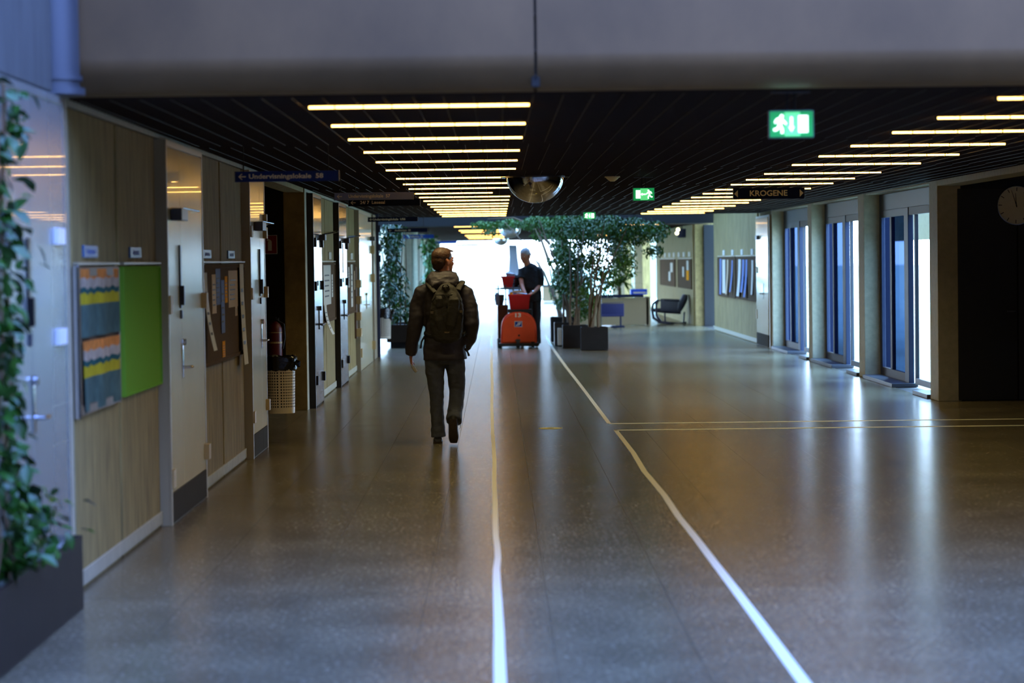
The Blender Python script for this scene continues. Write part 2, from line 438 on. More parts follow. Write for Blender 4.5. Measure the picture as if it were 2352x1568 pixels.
sl = struct('skylight_1', MB().box(-2.6, -2.36, 4.3, 12.34, 5.45, 5.6).box(12, 12.2, 4.3, 12.34, 5.45, 5.6), M_concP)
for k in range(6):
    xa = -2.36 + 2.4 * k
    MB().bbox(xa - .03, xa + .03, 4.3, 12.34, 5.4, 5.5, b=.01).build('glazing_bar', M_greym, sl)
    MB().add([(xa, 4.3, 5.46), (xa + 2.4, 4.3, 5.46), (xa + 2.4, 12.34, 5.46), (xa, 12.34, 5.46)], [(0, 1, 2, 3)]).build('pane', M_roofglass, sl, fix=False)
sl = struct('skylight_2', MB().box(-9, 9, 46.5, 46.6, 5.4, 5.6).box(-9, 9, 56.7, 56.8, 5.4, 5.6), M_concP)
for k in range(8):
    xa = -9 + 2.25 * k
    MB().bbox(xa - .03, xa + .03, 46.6, 56.7, 5.5, 5.6, b=.01).build('glazing_bar', M_greym, sl)
    MB().add([(xa, 46.6, 5.56), (xa + 2.25, 46.6, 5.56), (xa + 2.25, 56.7, 5.56), (xa, 56.7, 5.56)], [(0, 1, 2, 3)]).build('pane', M_roofglass2, sl, fix=False)
# ---- dark fascia over the corridor mouth: two big panels with rounded lower lip
fa = thing('fascia_beam', 'brownish grey fascia panels over the mouth of the low corridor', 'beam', (0, 12.2, 2.55))
prof = [(12.10, 5.4), (12.10, 2.72), (12.105, 2.675), (12.13, 2.64), (12.17, 2.60), (12.22, 2.565), (12.26, 2.548), (12.34, 2.545), (12.34, 5.4)]
for a_, b_ in ((-2.155, .203), (.217, 5.4), (5.414, 11.9)):
    b = MB(); n = len(prof)
    vs_ = [(a_, y, z) for y, z in prof] + [(b_, y, z) for y, z in prof]
    b.add(vs_, [tuple(range(n)), tuple(reversed(range(n, 2 * n)))] + [(k, (k + 1) % n, (k + 1) % n + n, k + n) for k in range(n)])
    b.build('fascia_panel', M_fascia, fa, smooth=True)
MB().box(.19, .23, 12.16, 12.33, 2.56, 5.4).build('joint_backing', M_black, fa)
for z in (2.60, 2.74, 2.92, 3.1):
    MB().box(.204, .216, 12.115 if z > 2.7 else 12.17, 12.16, z - .004, z + .004).build('joint_clip', M_wire, fa)

# ---- block 1 ceiling: slab over a louvre
struct('ceiling', MB().box(-9, 12.3, 12.34, 28.4, 2.78, 5.4).box(-9, 5.34, 28.4, 46.6, 2.78, 5.4), M_void)
lv = MB()
y = 12.45
while y < 46.5:
    lv.box(XL + .01 if y > 12.4 else XL, XR if y > 28.2 else 11.9, y, y + .006, ZC, ZC + .05); y += .11
lvo = lv.build('louvre_ceiling', M_louvre, kind='stuff', fix=False)
tag(lvo, 'dark brown louvre ceiling of close-set blades over the corridor', 'ceiling louvre')
wr = MB()
for k in range(7):
    ya, yb = Y0 + .2 + k * BAY * .98, Y0 + .2 + (k + 1) * BAY * .98 - .25
    offx = (k % 3) * .045
    x = XL + .06 + offx
    while x < (XR - .02 if k > 2 else 9):
        wr.box(x, x + .0022, ya, min(yb, 46.4), ZC - .004, ZC - .001); x += .1555
wr.build('louvre_clip_rail', M_wire, lvo, kind='stuff', fix=False)
struct('ceiling_edge', MB().box(-9, 5.34, 46.5, 46.62, 2.535, 5.4), M_louvre)

# ---- right side: wall with clock, lintel, piers and window bays
struct('wall_right_front', MB().box(5.34, 12.2, 27.76, 28.2, 0, 2.9), M_dark)
for nm, xa, xb in (('door_7', 5.30, 5.98),):
    d = struct(nm, MB().bbox(xa, xb, 27.725, 27.76, 0.01, 2.44, b=.006), M_dark)
    MB().bbox(xb - .12, xb - .03, 27.68, 27.725, 1.02, 1.035, b=.004).build('door_handle', M_greym, d)
struct('door_8', MB().bbox(5.995, 6.9, 27.725, 27.76, 0.01, 2.44, b=.006), M_dark)
struct('lintel_right', MB().bbox(XR, XR + .28, 12.36, 27.74, 2.475, 2.77, b=.004), M_concP)
PY = [27.75, 33.30, 38.85, 44.38]
PT = [.52, .54, .46, .18]
wins = []
for k, py in enumerate(PY):
    b = MB().bbox(XR, XR + .27, py, py + PT[k], 0, 2.78, b=.008)
    struct('column', b, M_concP if k else M_concP)
    if k < 3:
        pa, pb = py + PT[k], PY[k + 1]
        struct('lintel_right', MB().bbox(XR + .03, XR + .27, pa + .002, pb - .002, 2.52, 2.78, b=.004), M_concP)
        w = MB()
        # frames set at the outer edge of the bay, slim in depth
        xg, dp = XR + .215, .05
        L_ = pb - pa
        w.bbox(xg, xg + dp, pa, pa + .16, .03, 2.52, b=.006)
        w.bbox(xg, xg + dp, pb - .16, pb, .03, 2.52, b=.006)
        w.bbox(xg, xg + dp, pa + .16, pb - .16, 2.30, 2.52, b=.006)
        wf = w.build('window_%d' % (k + 1), M_frameb, kind='structure')
        y1, y2 = pa + L_ * .52, pb - .16
        MB().bbox(xg - .02, xg + dp, y1, y1 + .3, .03, 2.3, b=.006).build('post', M_frameb, wf)
        MB().bbox(xg, xg + dp, y1 + .3, y2, .03, .16, b=.004).build('bottom_rail', M_louvre, wf)
        MB().bbox(xg, xg + dp, y1 + .3, y2, 2.2, 2.3, b=.004).build('top_rail', M_frameb, wf)
        MB().bbox(xg - .01, xg + dp, pa + .16, y1, 2.2, 2.3, b=.004).build('door_head', M_louvre, wf)
        MB().bbox(xg + .005, xg + dp, pa + .75, pa + .83, .05, 2.2, b=.004).build('door_stile', M_greym, wf)
        MB().bbox(xg + .005, xg + dp, y1 - .38, y1 - .3, .05, 2.2, b=.004).build('door_stile', M_greym, wf)
        MB().bbox(xg + .005, xg + dp, pa + .83, y1 - .38, .05, .13, b=.004).build('door_rail', M_greym, wf)
        MB().bbox(xg + .0, xg + dp, pb - 1.0, pb - .86, .16, 2.2, b=.004).build('mullion', M_frameb, wf)
        for ga, gb in ((pa + .16, pa + .75), (pa + .83, y1 - .38), (y1 - .3, y1), (y1 + .3, pb - 1.0), (pb - .86, y2)):
            MB().add([(xg + .028, ga, .16 if ga > y1 else .05), (xg + .028, gb, .16 if ga > y1 else .05), (xg + .028, gb, 2.2), (xg + .028, ga, 2.2)], [(0, 1, 2, 3)]).build('pane', M_glassb if y1 < ga < pb - 1.5 else M_glass, wf, fix=False)
        MB().bbox(XR - .04, XR + .3, pb - 2.5, pb - .01, 0.0, .05, b=.006).build('threshold', M_greym, wf)
        MB().bbox(XR - .04, XR + .3, pa + .01, pa + 1.0, 0.0, .05, b=.006).build('threshold', M_greym, wf)
        MB().bbox(XR + .27, XR + .42, pb, pb + .25, 0, 2.78, b=.006).build('added_dark_fin', M_navy, bpy.data.objects['window_%d' % (k + 1)])  # added fin: gives a dark strip behind glass, lets daylight reach the pier
# solid lower wall outside the bays so that the paving outside is seen through glass only
# wall beyond the bays: white door, then concrete panels with boards
wr2 = struct('wall_right', MB().box(XR + .03, XR + .25, 44.55, 56.4, 0, 4.6), M_conc)
for a_, b_ in ((46.9, 48.5), (48.5, 50.1), (50.1, 51.7), (51.7, 53.3), (53.3, 54.9), (54.9, 56.3)):
    panel(a_, b_, wr2, x=XR, z1=3.4, m=M_conc, sx=-1)
MB().bbox(XR - .012, XR, 46.9, 56.3, 0.02, .10, b=.003).build('baseboard_right', M_concP, kind='structure')
struct('pier_far', MB().bbox(4.93, 5.30, 59.9, 60.1, 0, 2.9, b=.008), M_concD)
struct('wall_right_return', MB().box(5.3, 6.0, 59.95, 60.2, 0, 4), M_conc)
dd = struct('door_9', MB().bbox(5.14, 5.42, 59.80, 59.88, 0.0, 2.5, b=.006), M_dark)
# block 2
struct('wall_right_far', MB().box(4.93, 5.2, 60.1, 74, 0, 2.9).box(4.93, 5.2, 81.5, 86, 0, 2.9).box(4.93, 5.2, 93, 103, 0, 2.9), M_conc)
for k in range(8):
    panel(60.15 + 1.72 * k, 60.15 + 1.72 * (k + 1), bpy.data.objects['wall_right_far'], x=4.90, z1=2.6, m=M_conc, sx=-1)
struct('beam_far', MB().bbox(-9, 5.3, 56.7, 57.1, 2.50, 5.8, b=.02), mat('dark_beam', (20, 18, 20), .8))
struct('ceiling_far', MB().box(-2.6, 5.3, 57.1, 103, 2.75, 5.8), M_void)
lv = MB(); y = 57.2
while y < 102.8:
    lv.box(XL - .8, XR, y, y + .01, ZC - .02, ZC + .04); y += .22
lv2 = lv.build('louvre_ceiling', M_louvre, kind='stuff', fix=False)
tag(lv2, 'distant dark louvre ceiling beyond the trees', 'ceiling louvre')
# left side of block 2: columns with glazed slots
for k, (a_, b_) in enumerate(((57.2, 57.6), (62.6, 63.1), (68, 68.5), (73.4, 73.9), (79, 79.5), (84.5, 85), (90, 90.5), (95.5, 96))):
    struct('column', MB().bbox(XL - .35, XL - .02, a_, b_, 0, 2.9, b=.01), M_concP)
    w = MB().bbox(XL - .3, XL - .22, b_, b_ + .1, 0, 2.6, b=.005).bbox(XL - .3, XL - .22, b_ + 2.4, b_ + 2.55, 0, 2.6, b=.005)
    w.bbox(XL - .3, XL - .22, b_ + 4.8, b_ + 4.95, 0, 2.6, b=.005)
    wf = w.build('window_%d' % (k + 4), M_frameb, kind='structure')
    MB().box(XL - .262, XL - .256, b_ + .1, b_ + 4.8, 0, 2.6).build('pane', M_glass, wf, fix=False)
# right side glazed bays of block 2
for k, ya in enumerate((74, 86)):
    struct('column', MB().bbox(4.93, 5.25, ya, ya + .5, 0, 2.9, b=.01), M_frameb if k % 2 == 0 else M_concP)
    wf = MB().bbox(5.1, 5.18, ya + 3.0, ya + 3.14, 0, 2.7, b=.005).build('window_%d' % (k + 12), M_frameb, kind='structure')
    MB().box(5.13, 5.136, ya + .9, ya + 5.8, 0, 2.7).build('pane', M_glass, wf, fix=False)
# far glazed end
wf = MB().build('window_20', M_frameb, kind='structure') if False else None
fe = MB()
for x in (-2.45, -.05, 1.85, 3.5, 5.0):
    fe.bbox(x - .03, x + .03, 103.0, 103.1, 0, 2.75, b=.01)
fe.bbox(-2.45, 5.0, 103.0, 103.1, 0, .05, b=.01).bbox(-2.45, 5.0, 103.0, 103.1, 2.66, 2.78, b=.01)
fw = fe.build('window_20', M_greym, kind='structure')
for a_, b_ in ((-2.42, -.08), (-.02, 1.82), (1.88, 3.47), (3.53, 4.97)):
    MB().box(a_, b_, 103.04, 103.05, .05, 2.66).build('pane', M_glass, fw, fix=False)
struct('wall_end_left', MB().box(-9, -2.5, 103, 103.2, 0, 5), M_concP)
struct('wall_end_right', MB().box(5.05, 12, 103, 103.2, 0, 5), M_concP)
# middle atrium side walls (open above)
struct('wall_atrium_side_right', MB().box(8.9, 9.1, 56.3, 57, 0, 5.8).box(XR + .25, 9.1, 46.0, 46.5, 2.9, 5.8).box(8.9, 9.1, 46.0, 56.4, 2.0, 5.8), M_concP)
struct('wall_atrium_side_left', MB().box(-9.2, -9, 43, 57, 0, 5.8), M_concP)
struct('wall_left_stub', MB().box(-9, XL - .22, 42.9, 43.1, 0, 2.9), M_concP)
# ================================================================ DOORS on the left wall (leaf planes stand 7 cm proud of the concrete)
XD = -2.12
def white_door(n, y0, y1, leafm, jambm, kick=True, closer=True, handle='plate', bar=True, z1=2.50, x=XD, ys=None):
    """double-leaf door in a projecting cream case; y0..y1 outer case"""
    d = MB().bbox(x - .10, x - .012, y0, y1, 0, z1, b=.003)
    d.bbox(x - .02, x, y0, y0 + .045, 0, z1, b=.003).bbox(x - .02, x, y1 - .045, y1, 0, z1, b=.003).bbox(x - .02, x, y0 + .045, y1 - .045, z1 - .04, z1, b=.003)
    d = struct('door_%d' % n, d, jambm)
    ym = ys if ys else (y0 + y1) / 2
    la = MB().bbox(x - .012, x - .003, y0 + .05, ym - .003, .21 if kick else .01, z1 - .045, b=.002).build('door_leaf', leafm, d)
    lb = MB().bbox(x - .012, x - .003, ym + .003, y1 - .05, .21 if kick else .01, z1 - .045, b=.002).build('door_leaf', leafm, d)
    if kick:
        MB().bbox(x - .012, x - .001, y0 + .05, ym - .003, .01, .205, b=.002).build('kick_plate', M_kick, d)
        MB().bbox(x - .012, x - .001, ym + .003, y1 - .05, .01, .205, b=.002).build('kick_plate', M_kick, d)
    if closer:
        c = MB().bbox(x, x + .075, ym - .50, ym - .18, 1.98, 2.06, b=.006).build('door_closer', M_greym, d)
        MB().cyl((x + .05, ym - .25, 2.065), (x + .11, ym + .12, 2.05), .006).cyl((x + .11, ym + .12, 2.05), (x + .012, ym + .5, 2.05), .006).build('closer_arm', M_chrome, c)
    # handle: rose plate, cylinder, lever
    h = MB().bbox(x - .003, x + .006, ym - .025, ym + .02, .93, 1.19, b=.003)
    h.cyl((x, ym, 1.17), (x + .022, ym, 1.17), .022).cyl((x, ym, 1.0), (x + .05, ym, 1.0), .010).cyl((x + .048, ym - .005, 1.0), (x + .048, ym + .12, 1.0), .009)
    h.build('door_handle', M_chrome, d, smooth=True)
    if bar:
        MB().bbox(x - .003, x + .008, ym - .10, ym - .03, 1.40, 1.82, b=.003).bbox(x, x + .03, ym - .10, ym - .06, 1.42, 1.55, b=.003).build('window_slot', M_blackgloss, d)
        MB().bbox(x - .003, x + .012, ym - .085, ym - .04, 1.33, 1.385, b=.003).build('lock_case', M_greym, d)
    return d, ym
def hinges(d, ys, zs, m, x=XD, s=(.03, .06, .055)):
    for y in ys:
        for z in zs:
            MB().bbox(x - .004, x + s[0], y - s[1] / 2, y + s[1] / 2, z - s[2], z + s[2], b=.003).build('hinge', m, d)
# pale blue lit door beside the foreground climber
d0, _ = white_door(1, 9.55, 11.95, M_blued, M_blued, kick=False, closer=False, bar=True, z1=2.52, x=-2.12, ys=11.03)
M_hw = mat('white_hinge', (235, 235, 240), 0.25)
hinges(d0, [11.72], [1.835, 1.35, .3], M_hw, s=(.02, .2, .04))
MB().cyl((-2.13, 11.03, .55), (-2.07, 11.03, .55), .02).build('bolt', M_chrome, d0)
struct('door_1_jamb', MB().box(-2.37, -2.14, 9.4, 9.55, 0, 6.2).box(-2.37, -2.24, 11.95, 12.34, 0, 2.62), M_blued)
# concrete above the first door and the round dark downpipe
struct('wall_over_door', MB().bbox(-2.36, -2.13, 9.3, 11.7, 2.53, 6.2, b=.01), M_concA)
pp = thing('downpipe', 'thick blue-grey round downpipe rising at the left beside the fascia', 'pipe', (-2.18, 11.95, 2.53))
MB().cyl((-2.18, 11.95, 2.56), (-2.18, 11.95, 6.2), .14, n=32).build('pipe', M_greym, pp, smooth=True)
MB().cyl((-2.18, 11.95, 2.53), (-2.18, 11.95, 2.565), .165, n=32).cyl((-2.18, 11.95, 2.60), (-2.18, 11.95, 2.625), .152, n=32).build('collar', M_greym, pp, smooth=True)

d, ym = white_door(2, 15.62, 17.54, M_white, M_whitej, ys=16.28)
hinges(d, [15.70], [1.43, .30], M_tan, s=(.012, .12, .06)); hinges(d, [17.44], [1.43, .34], M_tan, s=(.034, .10, .055))
d, ym = white_door(3, 20.88, 22.22, M_white, M_whitej, ys=21.75)
hinges(d, [20.96], [1.43, .36, 1.97], M_tan, s=(.012, .12, .05)); hinges(d, [22.12], [1.43, 1.97, 2.09, .40], M_tan, s=(.03, .10, .05))

def steel_door(n, y0, y1, bar):
    x = XD
    d = struct('door_%d' % n, MB().bbox(XL - .02, x + .004, y0, y0 + .06, 0, 2.50, b=.003).bbox(XL - .02, x + .004, y1 - .02, y1, 0, 2.5, b=.003)
               .bbox(XL - .02, x + .002, y0 + .06, y1 - .02, 2.46, 2.50, b=.003).bbox(XL - .02, x - .02, y0 + .06, y1 - .02, 0, 2.46, b=.003), M_blackgloss)
    ym = (y0 + y1) / 2 + .03
    for a_, b_ in ((y0 + .07, ym - .004), (ym + .004, y1 - .03)):
        MB().bbox(x - .012, x + .003, a_, b_, .02, 2.02, b=.002).build('door_leaf', M_steel, d)
    MB().bbox(x - .012, x + .003, y0 + .07, y1 - .03, 2.03, 2.455, b=.002).build('overpanel', M_steel, d)
    for y in (y0 + .12, y1 - .08):
        for z in (1.93, 1.42, .32):
            MB().bbox(x, x + .03, y - .045, y + .045, z - .055, z + .055, b=.003).build('hinge', M_blackgloss, d)
    c = MB().bbox(x, x + .07, ym + .28, ym + .52, 1.96, 2.03, b=.006).build('door_closer', M_greym, d)
    MB().cyl((x + .03, ym + .4, 2.03), (x + .22, ym + .3, 2.06), .009).cyl((x + .22, ym + .3, 2.06), (x + .03, ym + .75, 2.06), .009).build('closer_arm', M_chrome, c)
    h = MB().bbox(x, x + .012, ym - .025, ym + .02, .90, 1.17, b=.003)
    h.cyl((x, ym, 1.15), (x + .035, ym, 1.15), .027).cyl((x, ym, .96), (x + .06, ym, .96), .012).cyl((x + .055, ym - .25, .955), (x + .055, ym + .28, .965), .011)
    h.build('door_handle', M_greym, d, smooth=True)
    if bar: MB().bbox(x, x + .008, ym - .15, ym - .05, 1.55, 1.95, b=.003).build('window_slot', M_blackgloss, d)
    MB().bbox(x, x + .01, ym - .12, ym - .06, 1.42, 1.48, b=.003).build('lock_case', M_blackgloss, d)
    return d
steel_door(4, 28.05, 29.38, False)
steel_door(5, 32.63, 34.27, True)
d, ym = white_door(6, 37.45, 41.2, M_white, M_whitej, kick=False, closer=False, bar=False)
MB().bbox(XD, XD + .08, 40.7, 41.0, 2.05, 2.12, b=.006).build('door_closer', M_greym, d)
hinges(d, [41.1], [1.9, 1.42, .28], M_tan, s=(.05, .12, .07)); hinges(d, [37.6], [.28], M_tan, s=(.02, .12, .07))
st = struct('door_10', MB().bbox(-2.26, -2.13, 42.0, 42.9, 0, 2.52, b=.01), M_whitej)
MB().bbox(-2.17, -2.08, 42.92, 42.99, 0, 2.56, b=.01).build('edge_frame', M_frameb, st)
for z in (2.28, 1.95, 1.75): MB().bbox(-2.09, -2.05, 42.9, 42.99, z - .06, z + .06, b=.005).build('hinge', M_frameb, st)

# white door on the right beyond the window bays
d = struct('door_11', MB().bbox(XR - .03, XR + .03, 44.56, 46.85, 0, 2.47, b=.004), M_whitej)
MB().bbox(XR - .045, XR - .032, 44.72, 46.75, .24, 2.43, b=.003).build('door_leaf', M_white, d)
MB().bbox(XR - .047, XR - .032, 44.72, 46.75, .01, .235, b=.003).build('kick_plate', M_kick, d)
MB().bbox(XR - .09, XR - .045, 46.2, 46.5, 2.02, 2.1, b=.005).build('door_closer', M_greym, d)
MB().bbox(XR - .055, XR - .045, 45.5, 45.55, .9, 1.2, b=.003).cyl((XR - .05, 45.52, 1.0), (XR - .1, 45.52, 1.0), .012).cyl((XR - .1, 45.4, 1.0), (XR - .1, 45.55, 1.0), .012).build('door_handle', M_chrome, d)
MB().bbox(XR - .06, XR - .045, 46.5, 46.6, 1.38, 1.5, b=.003).bbox(XR - .06, XR - .045, 46.6, 46.72, .5, .68, b=.003).build('hinge', M_tan, d)

# ================================================================ ROOM NUMBER PLATES and BOARDS
def plate(y0, y1, z0, z1, label, x=XL, s=1, txt=None):
    t = thing('room_sign', label, 'sign', (x, (y0 + y1) / 2, z0))
    MB().bbox(min(x, x + s * .012), max(x, x + s * .012), y0, y1, z0, z1, b=.002).build('plate', M_signb, t)
    MB().bbox(min(x + s * .0125, x + s * .0135), max(x + s * .0125, x + s * .0135), y0 + (y1 - y0) * .22, y1 - (y1 - y0) * .22, z0 + .018, z1 - .022, b=.0003).build('insert', M_paperb, t)
    return t
M_signb = mat('room_sign_blue', (52, 98, 150), 0.4)
P1 = [(12.80, 13.24, 'small blue room sign above the poster pinboard, nearest of all'),
      (14.42, 14.86, 'small blue room sign above the lime green board'),
      (18.0, 18.5, 'small blue room sign above the left half of the brown paper-covered board'),
      (19.68, 20.16, 'small blue room sign above the right half of the brown paper-covered board')]
for y0, y1, l in P1: plate(y0, y1, 1.735, 1.80, l)
gl = 'bright little door signs above the boards further along'
for i, (y0, y1) in enumerate(((29.75, 30.1), (31.5, 31.95), (34.45, 34.85), (36.2, 36.75))):
    t = thing('room_sign', ['pale room sign beside the first steel door', 'pale room sign above the board between the steel doors',
              'pale room sign just past the second steel door', 'pale room sign near the far cream door'][i], 'sign', (XL, (y0 + y1) / 2, 1.74))
    MB().bbox(XL, XL + .014, y0, y1, 1.735, 1.83, b=.002).build('plate', M_paper, t)
for i, y0 in enumerate((47.6, 49.6, 51.6, 53.6)):
    t = thing('room_sign', ['pale room sign on the right wall nearest the cream door', 'second pale room sign on the right wall from the cream door',
              'third pale room sign on the right wall from the cream door', 'pale room sign on the right wall farthest from the cream door'][i], 'sign', (XR, y0, 1.75))
    MB().bbox(XR - .014, XR, y0, y0 + .4, 1.735, 1.85, b=.002).build('plate', M_paper, t)

def board(name, label, y0, y1, z0, z1, facem, framem, x=XL, s=1, rail=True, fr=.03):
    t = thing(name, label, 'notice board', (x, (y0 + y1) / 2, z0))
    a, b = (x + .001, x + .018) if s > 0 else (x - .018, x - .001)
    MB().box(a, b, y0 + fr, y1 - fr, z0 + fr, z1 - fr).build('board', facem, t)
    a2, b2 = (x + .001, x + .03) if s > 0 else (x - .03, x - .001)
    MB().bbox(a2, b2, y0, y0 + fr, z0, z1, b=.003).bbox(a2, b2, y1 - fr, y1, z0, z1, b=.003).bbox(a2, b2, y0 + fr, y1 - fr, z0, z0 + fr, b=.003).bbox(a2, b2, y0 + fr, y1 - fr, z1 - fr, z1, b=.003).build('frame', framem, t)
    if rail:
        MB().bbox(a2, b2 + s * .004, y0, y1, z1 + .01, z1 + .024, b=.003).build('picture_rail', M_whitej, t)
    return t
board('pinboard', 'wood framed pinboard with two rows of orange and teal posters', 12.50, 13.86, .91, 1.685, M_cork, M_wood, fr=.05)
MB().bbox(XL + .001, XL + .034, 12.478, 12.496, .90, 1.69, b=.003).build('edge_highlight', M_chrome, bpy.data.objects['pinboard'])  # bright strip added to stand for daylight on the frame's near edge
board('green_board', 'plain lime green board between the pinboard and the first cream door', 14.03, 15.58, .925, 1.685, M_green, M_green, fr=.012)
board('pinboard', 'brown pinboard with curling papers between the two cream doors', 17.66, 20.76, .925, 1.69, M_cork, M_cork)
board('pinboard', 'brown pinboard between the two steel doors', 29.6, 32.5, .93, 1.69, M_cork, M_cork)
board('pinboard', 'brown pinboard past the second steel door', 34.4, 37.05, .93, 1.69, M_cork, M_cork)
board('pinboard', 'nearer dark pinboard on the blue-lit right wall', 47.0, 50.9, .82, 1.70, M_cork, M_cork, x=XR, s=-1)
board('pinboard', 'farther dark pinboard on the blue-lit right wall', 51.1, 55.1, .82, 1.70, M_cork, M_cork, x=XR, s=-1)
board('pinboard', 'brown pinboard behind the navy lounge chair', 60.5, 65.0, .90, 1.66, M_cork, M_cork, x=4.90, s=-1)
board('pinboard', 'farthest brown pinboard on the right, past the lounge chair', 66.0, 72.0, .90, 1.66, M_cork, M_cork, x=4.90, s=-1)

# posters on the first pinboard: wavy printed sheets (orange heads, pale bodies, teal, yellow band, grey-teal lower half)
PM = [mat('poster_orange', (208, 128, 60), .9, spec=.1, noise_s=12, noise_a=.6, stretch=(1, 4, 1)), mat('poster_pale', (176, 160, 140), .9, spec=.1, noise_s=14, noise_a=.5, stretch=(1, 5, .7)),
      mat('poster_teal', (40, 84, 80), .9, spec=.1, noise_s=14, noise_a=.5, stretch=(1, 5, .7)), mat('poster_yellow', (180, 162, 36), .9, spec=.1, noise_s=8, noise_a=.15), mat('poster_greyteal', (76, 98, 90), .9, spec=.1, noise_s=10, noise_a=.25)]
def poster(y0, y1, z0, z1, label, wave=.008, ph=0):
    b = MB(); ncol = 14; rows = [(0, .48, 4), (.48, .64, 3), (.64, .72, 2), (.72, .86, 1), (.86, 1.0, 0)]
    for a_, c_, mi in rows:
        for k in range(ncol):
            def X(u, v): return XL + .030 + wave * sin(u * 2 * pi * 2.2 + ph) * (1 - .5 * v)
            def Z(u, v): return z0 + (z1 - z0) * v + (.008 * sin(u * 2 * pi * 5 + ph) if .5 < v < 1 else 0)
            ua, ub = k / ncol, (k + 1) / ncol
            ya, yb = y0 + (y1 - y0) * ua, y0 + (y1 - y0) * ub
            b.add([(X(ua, a_), ya, Z(ua, a_)), (X(ub, a_), yb, Z(ub, a_)), (X(ub, c_), yb, Z(ub, c_)), (X(ua, c_), ya, Z(ua, c_))], [(0, 1, 2, 3)], mi)
    o = b.build('poster', PM); md = o.modifiers.new('s', 'SOLIDIFY'); md.thickness = .002
    tag(o, label, 'poster'); return o
poster(12.56, 13.80, 1.315, 1.675, 'upper orange and teal printed poster on the wood framed pinboard')
poster(12.60, 13.80, .925, 1.295, 'lower orange and teal printed poster on the wood framed pinboard', ph=1.3)

# papers: (y0, y1, z0, z1, material, bend, label)
def paper(y0, y1, z0, z1, m, label, x=XL, s=1, curl=0.0, skew=0.0, group=None, detail=True, base=.022):
    n = 8; b = MB()
    def P(u, v):
        off = base + curl * (1 - v) ** 2
        return (x + s * off, y0 + (y1 - y0) * u + skew * (1 - v), z0 + (z1 - z0) * v)
    for k in range(n):
        a_, c_ = k / n, (k + 1) / n
        b.add([P(0, a_), P(1, a_), P(1, c_), P(0, c_)], [(0, 1, 2, 3)], 0)
    if detail:
        for k in range(5):
            v = .2 + .13 * k
            q = [P(.15, v), P(.15 + R.uniform(.4, .7), v), P(.15 + .55, v + .035), P(.15, v + .035)]
            b.add([(p[0] + s * .0022, p[1], p[2]) for p in q], [(0, 1, 2, 3)], 1)
    o = b.build('paper', [m, M_ink], fix=False); md = o.modifiers.new('s', 'SOLIDIFY'); md.thickness = .001
    return tag(o, label, 'paper', group)
def y_on(px, py=750, X=XL + .03): r = ray(px, py); return X / r.x * r.y
def z_on(px, py, X=XL + .03): r = ray(px, py); return EYE + X / r.x * r.z
def ppx(x0, x1, yt, yb, m, label, **k):
    X = XL + .025
    paper(y_on(x0, yt, X), y_on(x1, yt, X), z_on((x0 + x1) / 2, yb, X), z_on((x0 + x1) / 2, yt, X), m, label, **k)
ppx(468, 476, 626, 806, M_paper, 'long white sheet curling off the left edge of the brown pinboard', curl=.07)
ppx(487, 497, 630, 720, M_papert, 'tall tan sheet near the left of the brown pinboard')
ppx(496, 507, 617, 700, M_paperb, 'tall pale blue sheet on the brown pinboard')
ppx(507, 515, 643, 765, M_paperb, 'narrow blue strip sheet below the middle of the brown pinboard', base=.026)
ppx(517, 523, 634, 695, M_papero, 'narrow bright orange strip on the brown pinboard')
ppx(525, 546, 621, 705, M_papert, 'large tan sheet with a dark picture on the brown pinboard')
ppx(512, 518, 783, 825, M_papero, 'small yellowish slip at the bottom of the brown pinboard')
ppx(541, 546, 703, 725, M_papert, 'tiny tan slip hanging right of the tan sheet')
ppx(547, 556, 606, 838, M_paper, 'long glossy white and blue sheet hanging off the right end of the brown pinboard', curl=.03, base=.036)
ppx(743, 760, 608, 700, M_paper, 'large white notice on the board between the steel doors')
ppx(744, 749, 700, 768, M_paper, 'white paper streamer hanging below the board between the steel doors', curl=.1, base=.03)
ppx(762, 765, 630, 682, M_paper, 'narrow white strip on the board between the steel doors')
ppx(800, 803, 613, 660, M_paper, 'narrow white sheet past the second steel door')
ppx(806, 810, 604, 705, M_paper, 'tall white sheet past the second steel door')
ppx(814, 818, 622, 665, M_papert, 'small sheet at the far end of the board by the cream door')
# wooden literature rack beside the far white door
rk = thing('leaflet_rack', 'slim wooden leaflet rack hanging left of the far cream door', 'rack', (XL + .05, 37.25, .5))
MB().bbox(XL + .001, XL + .03, 37.1, 37.42, .52, 1.62, b=.004).build('back', M_wood, rk)
for z in (.55, .8, 1.05, 1.3):
    MB().bbox(XL + .03, XL + .10, 37.1, 37.42, z, z + .12, b=.004).build('shelf_pocket', M_tan, rk)
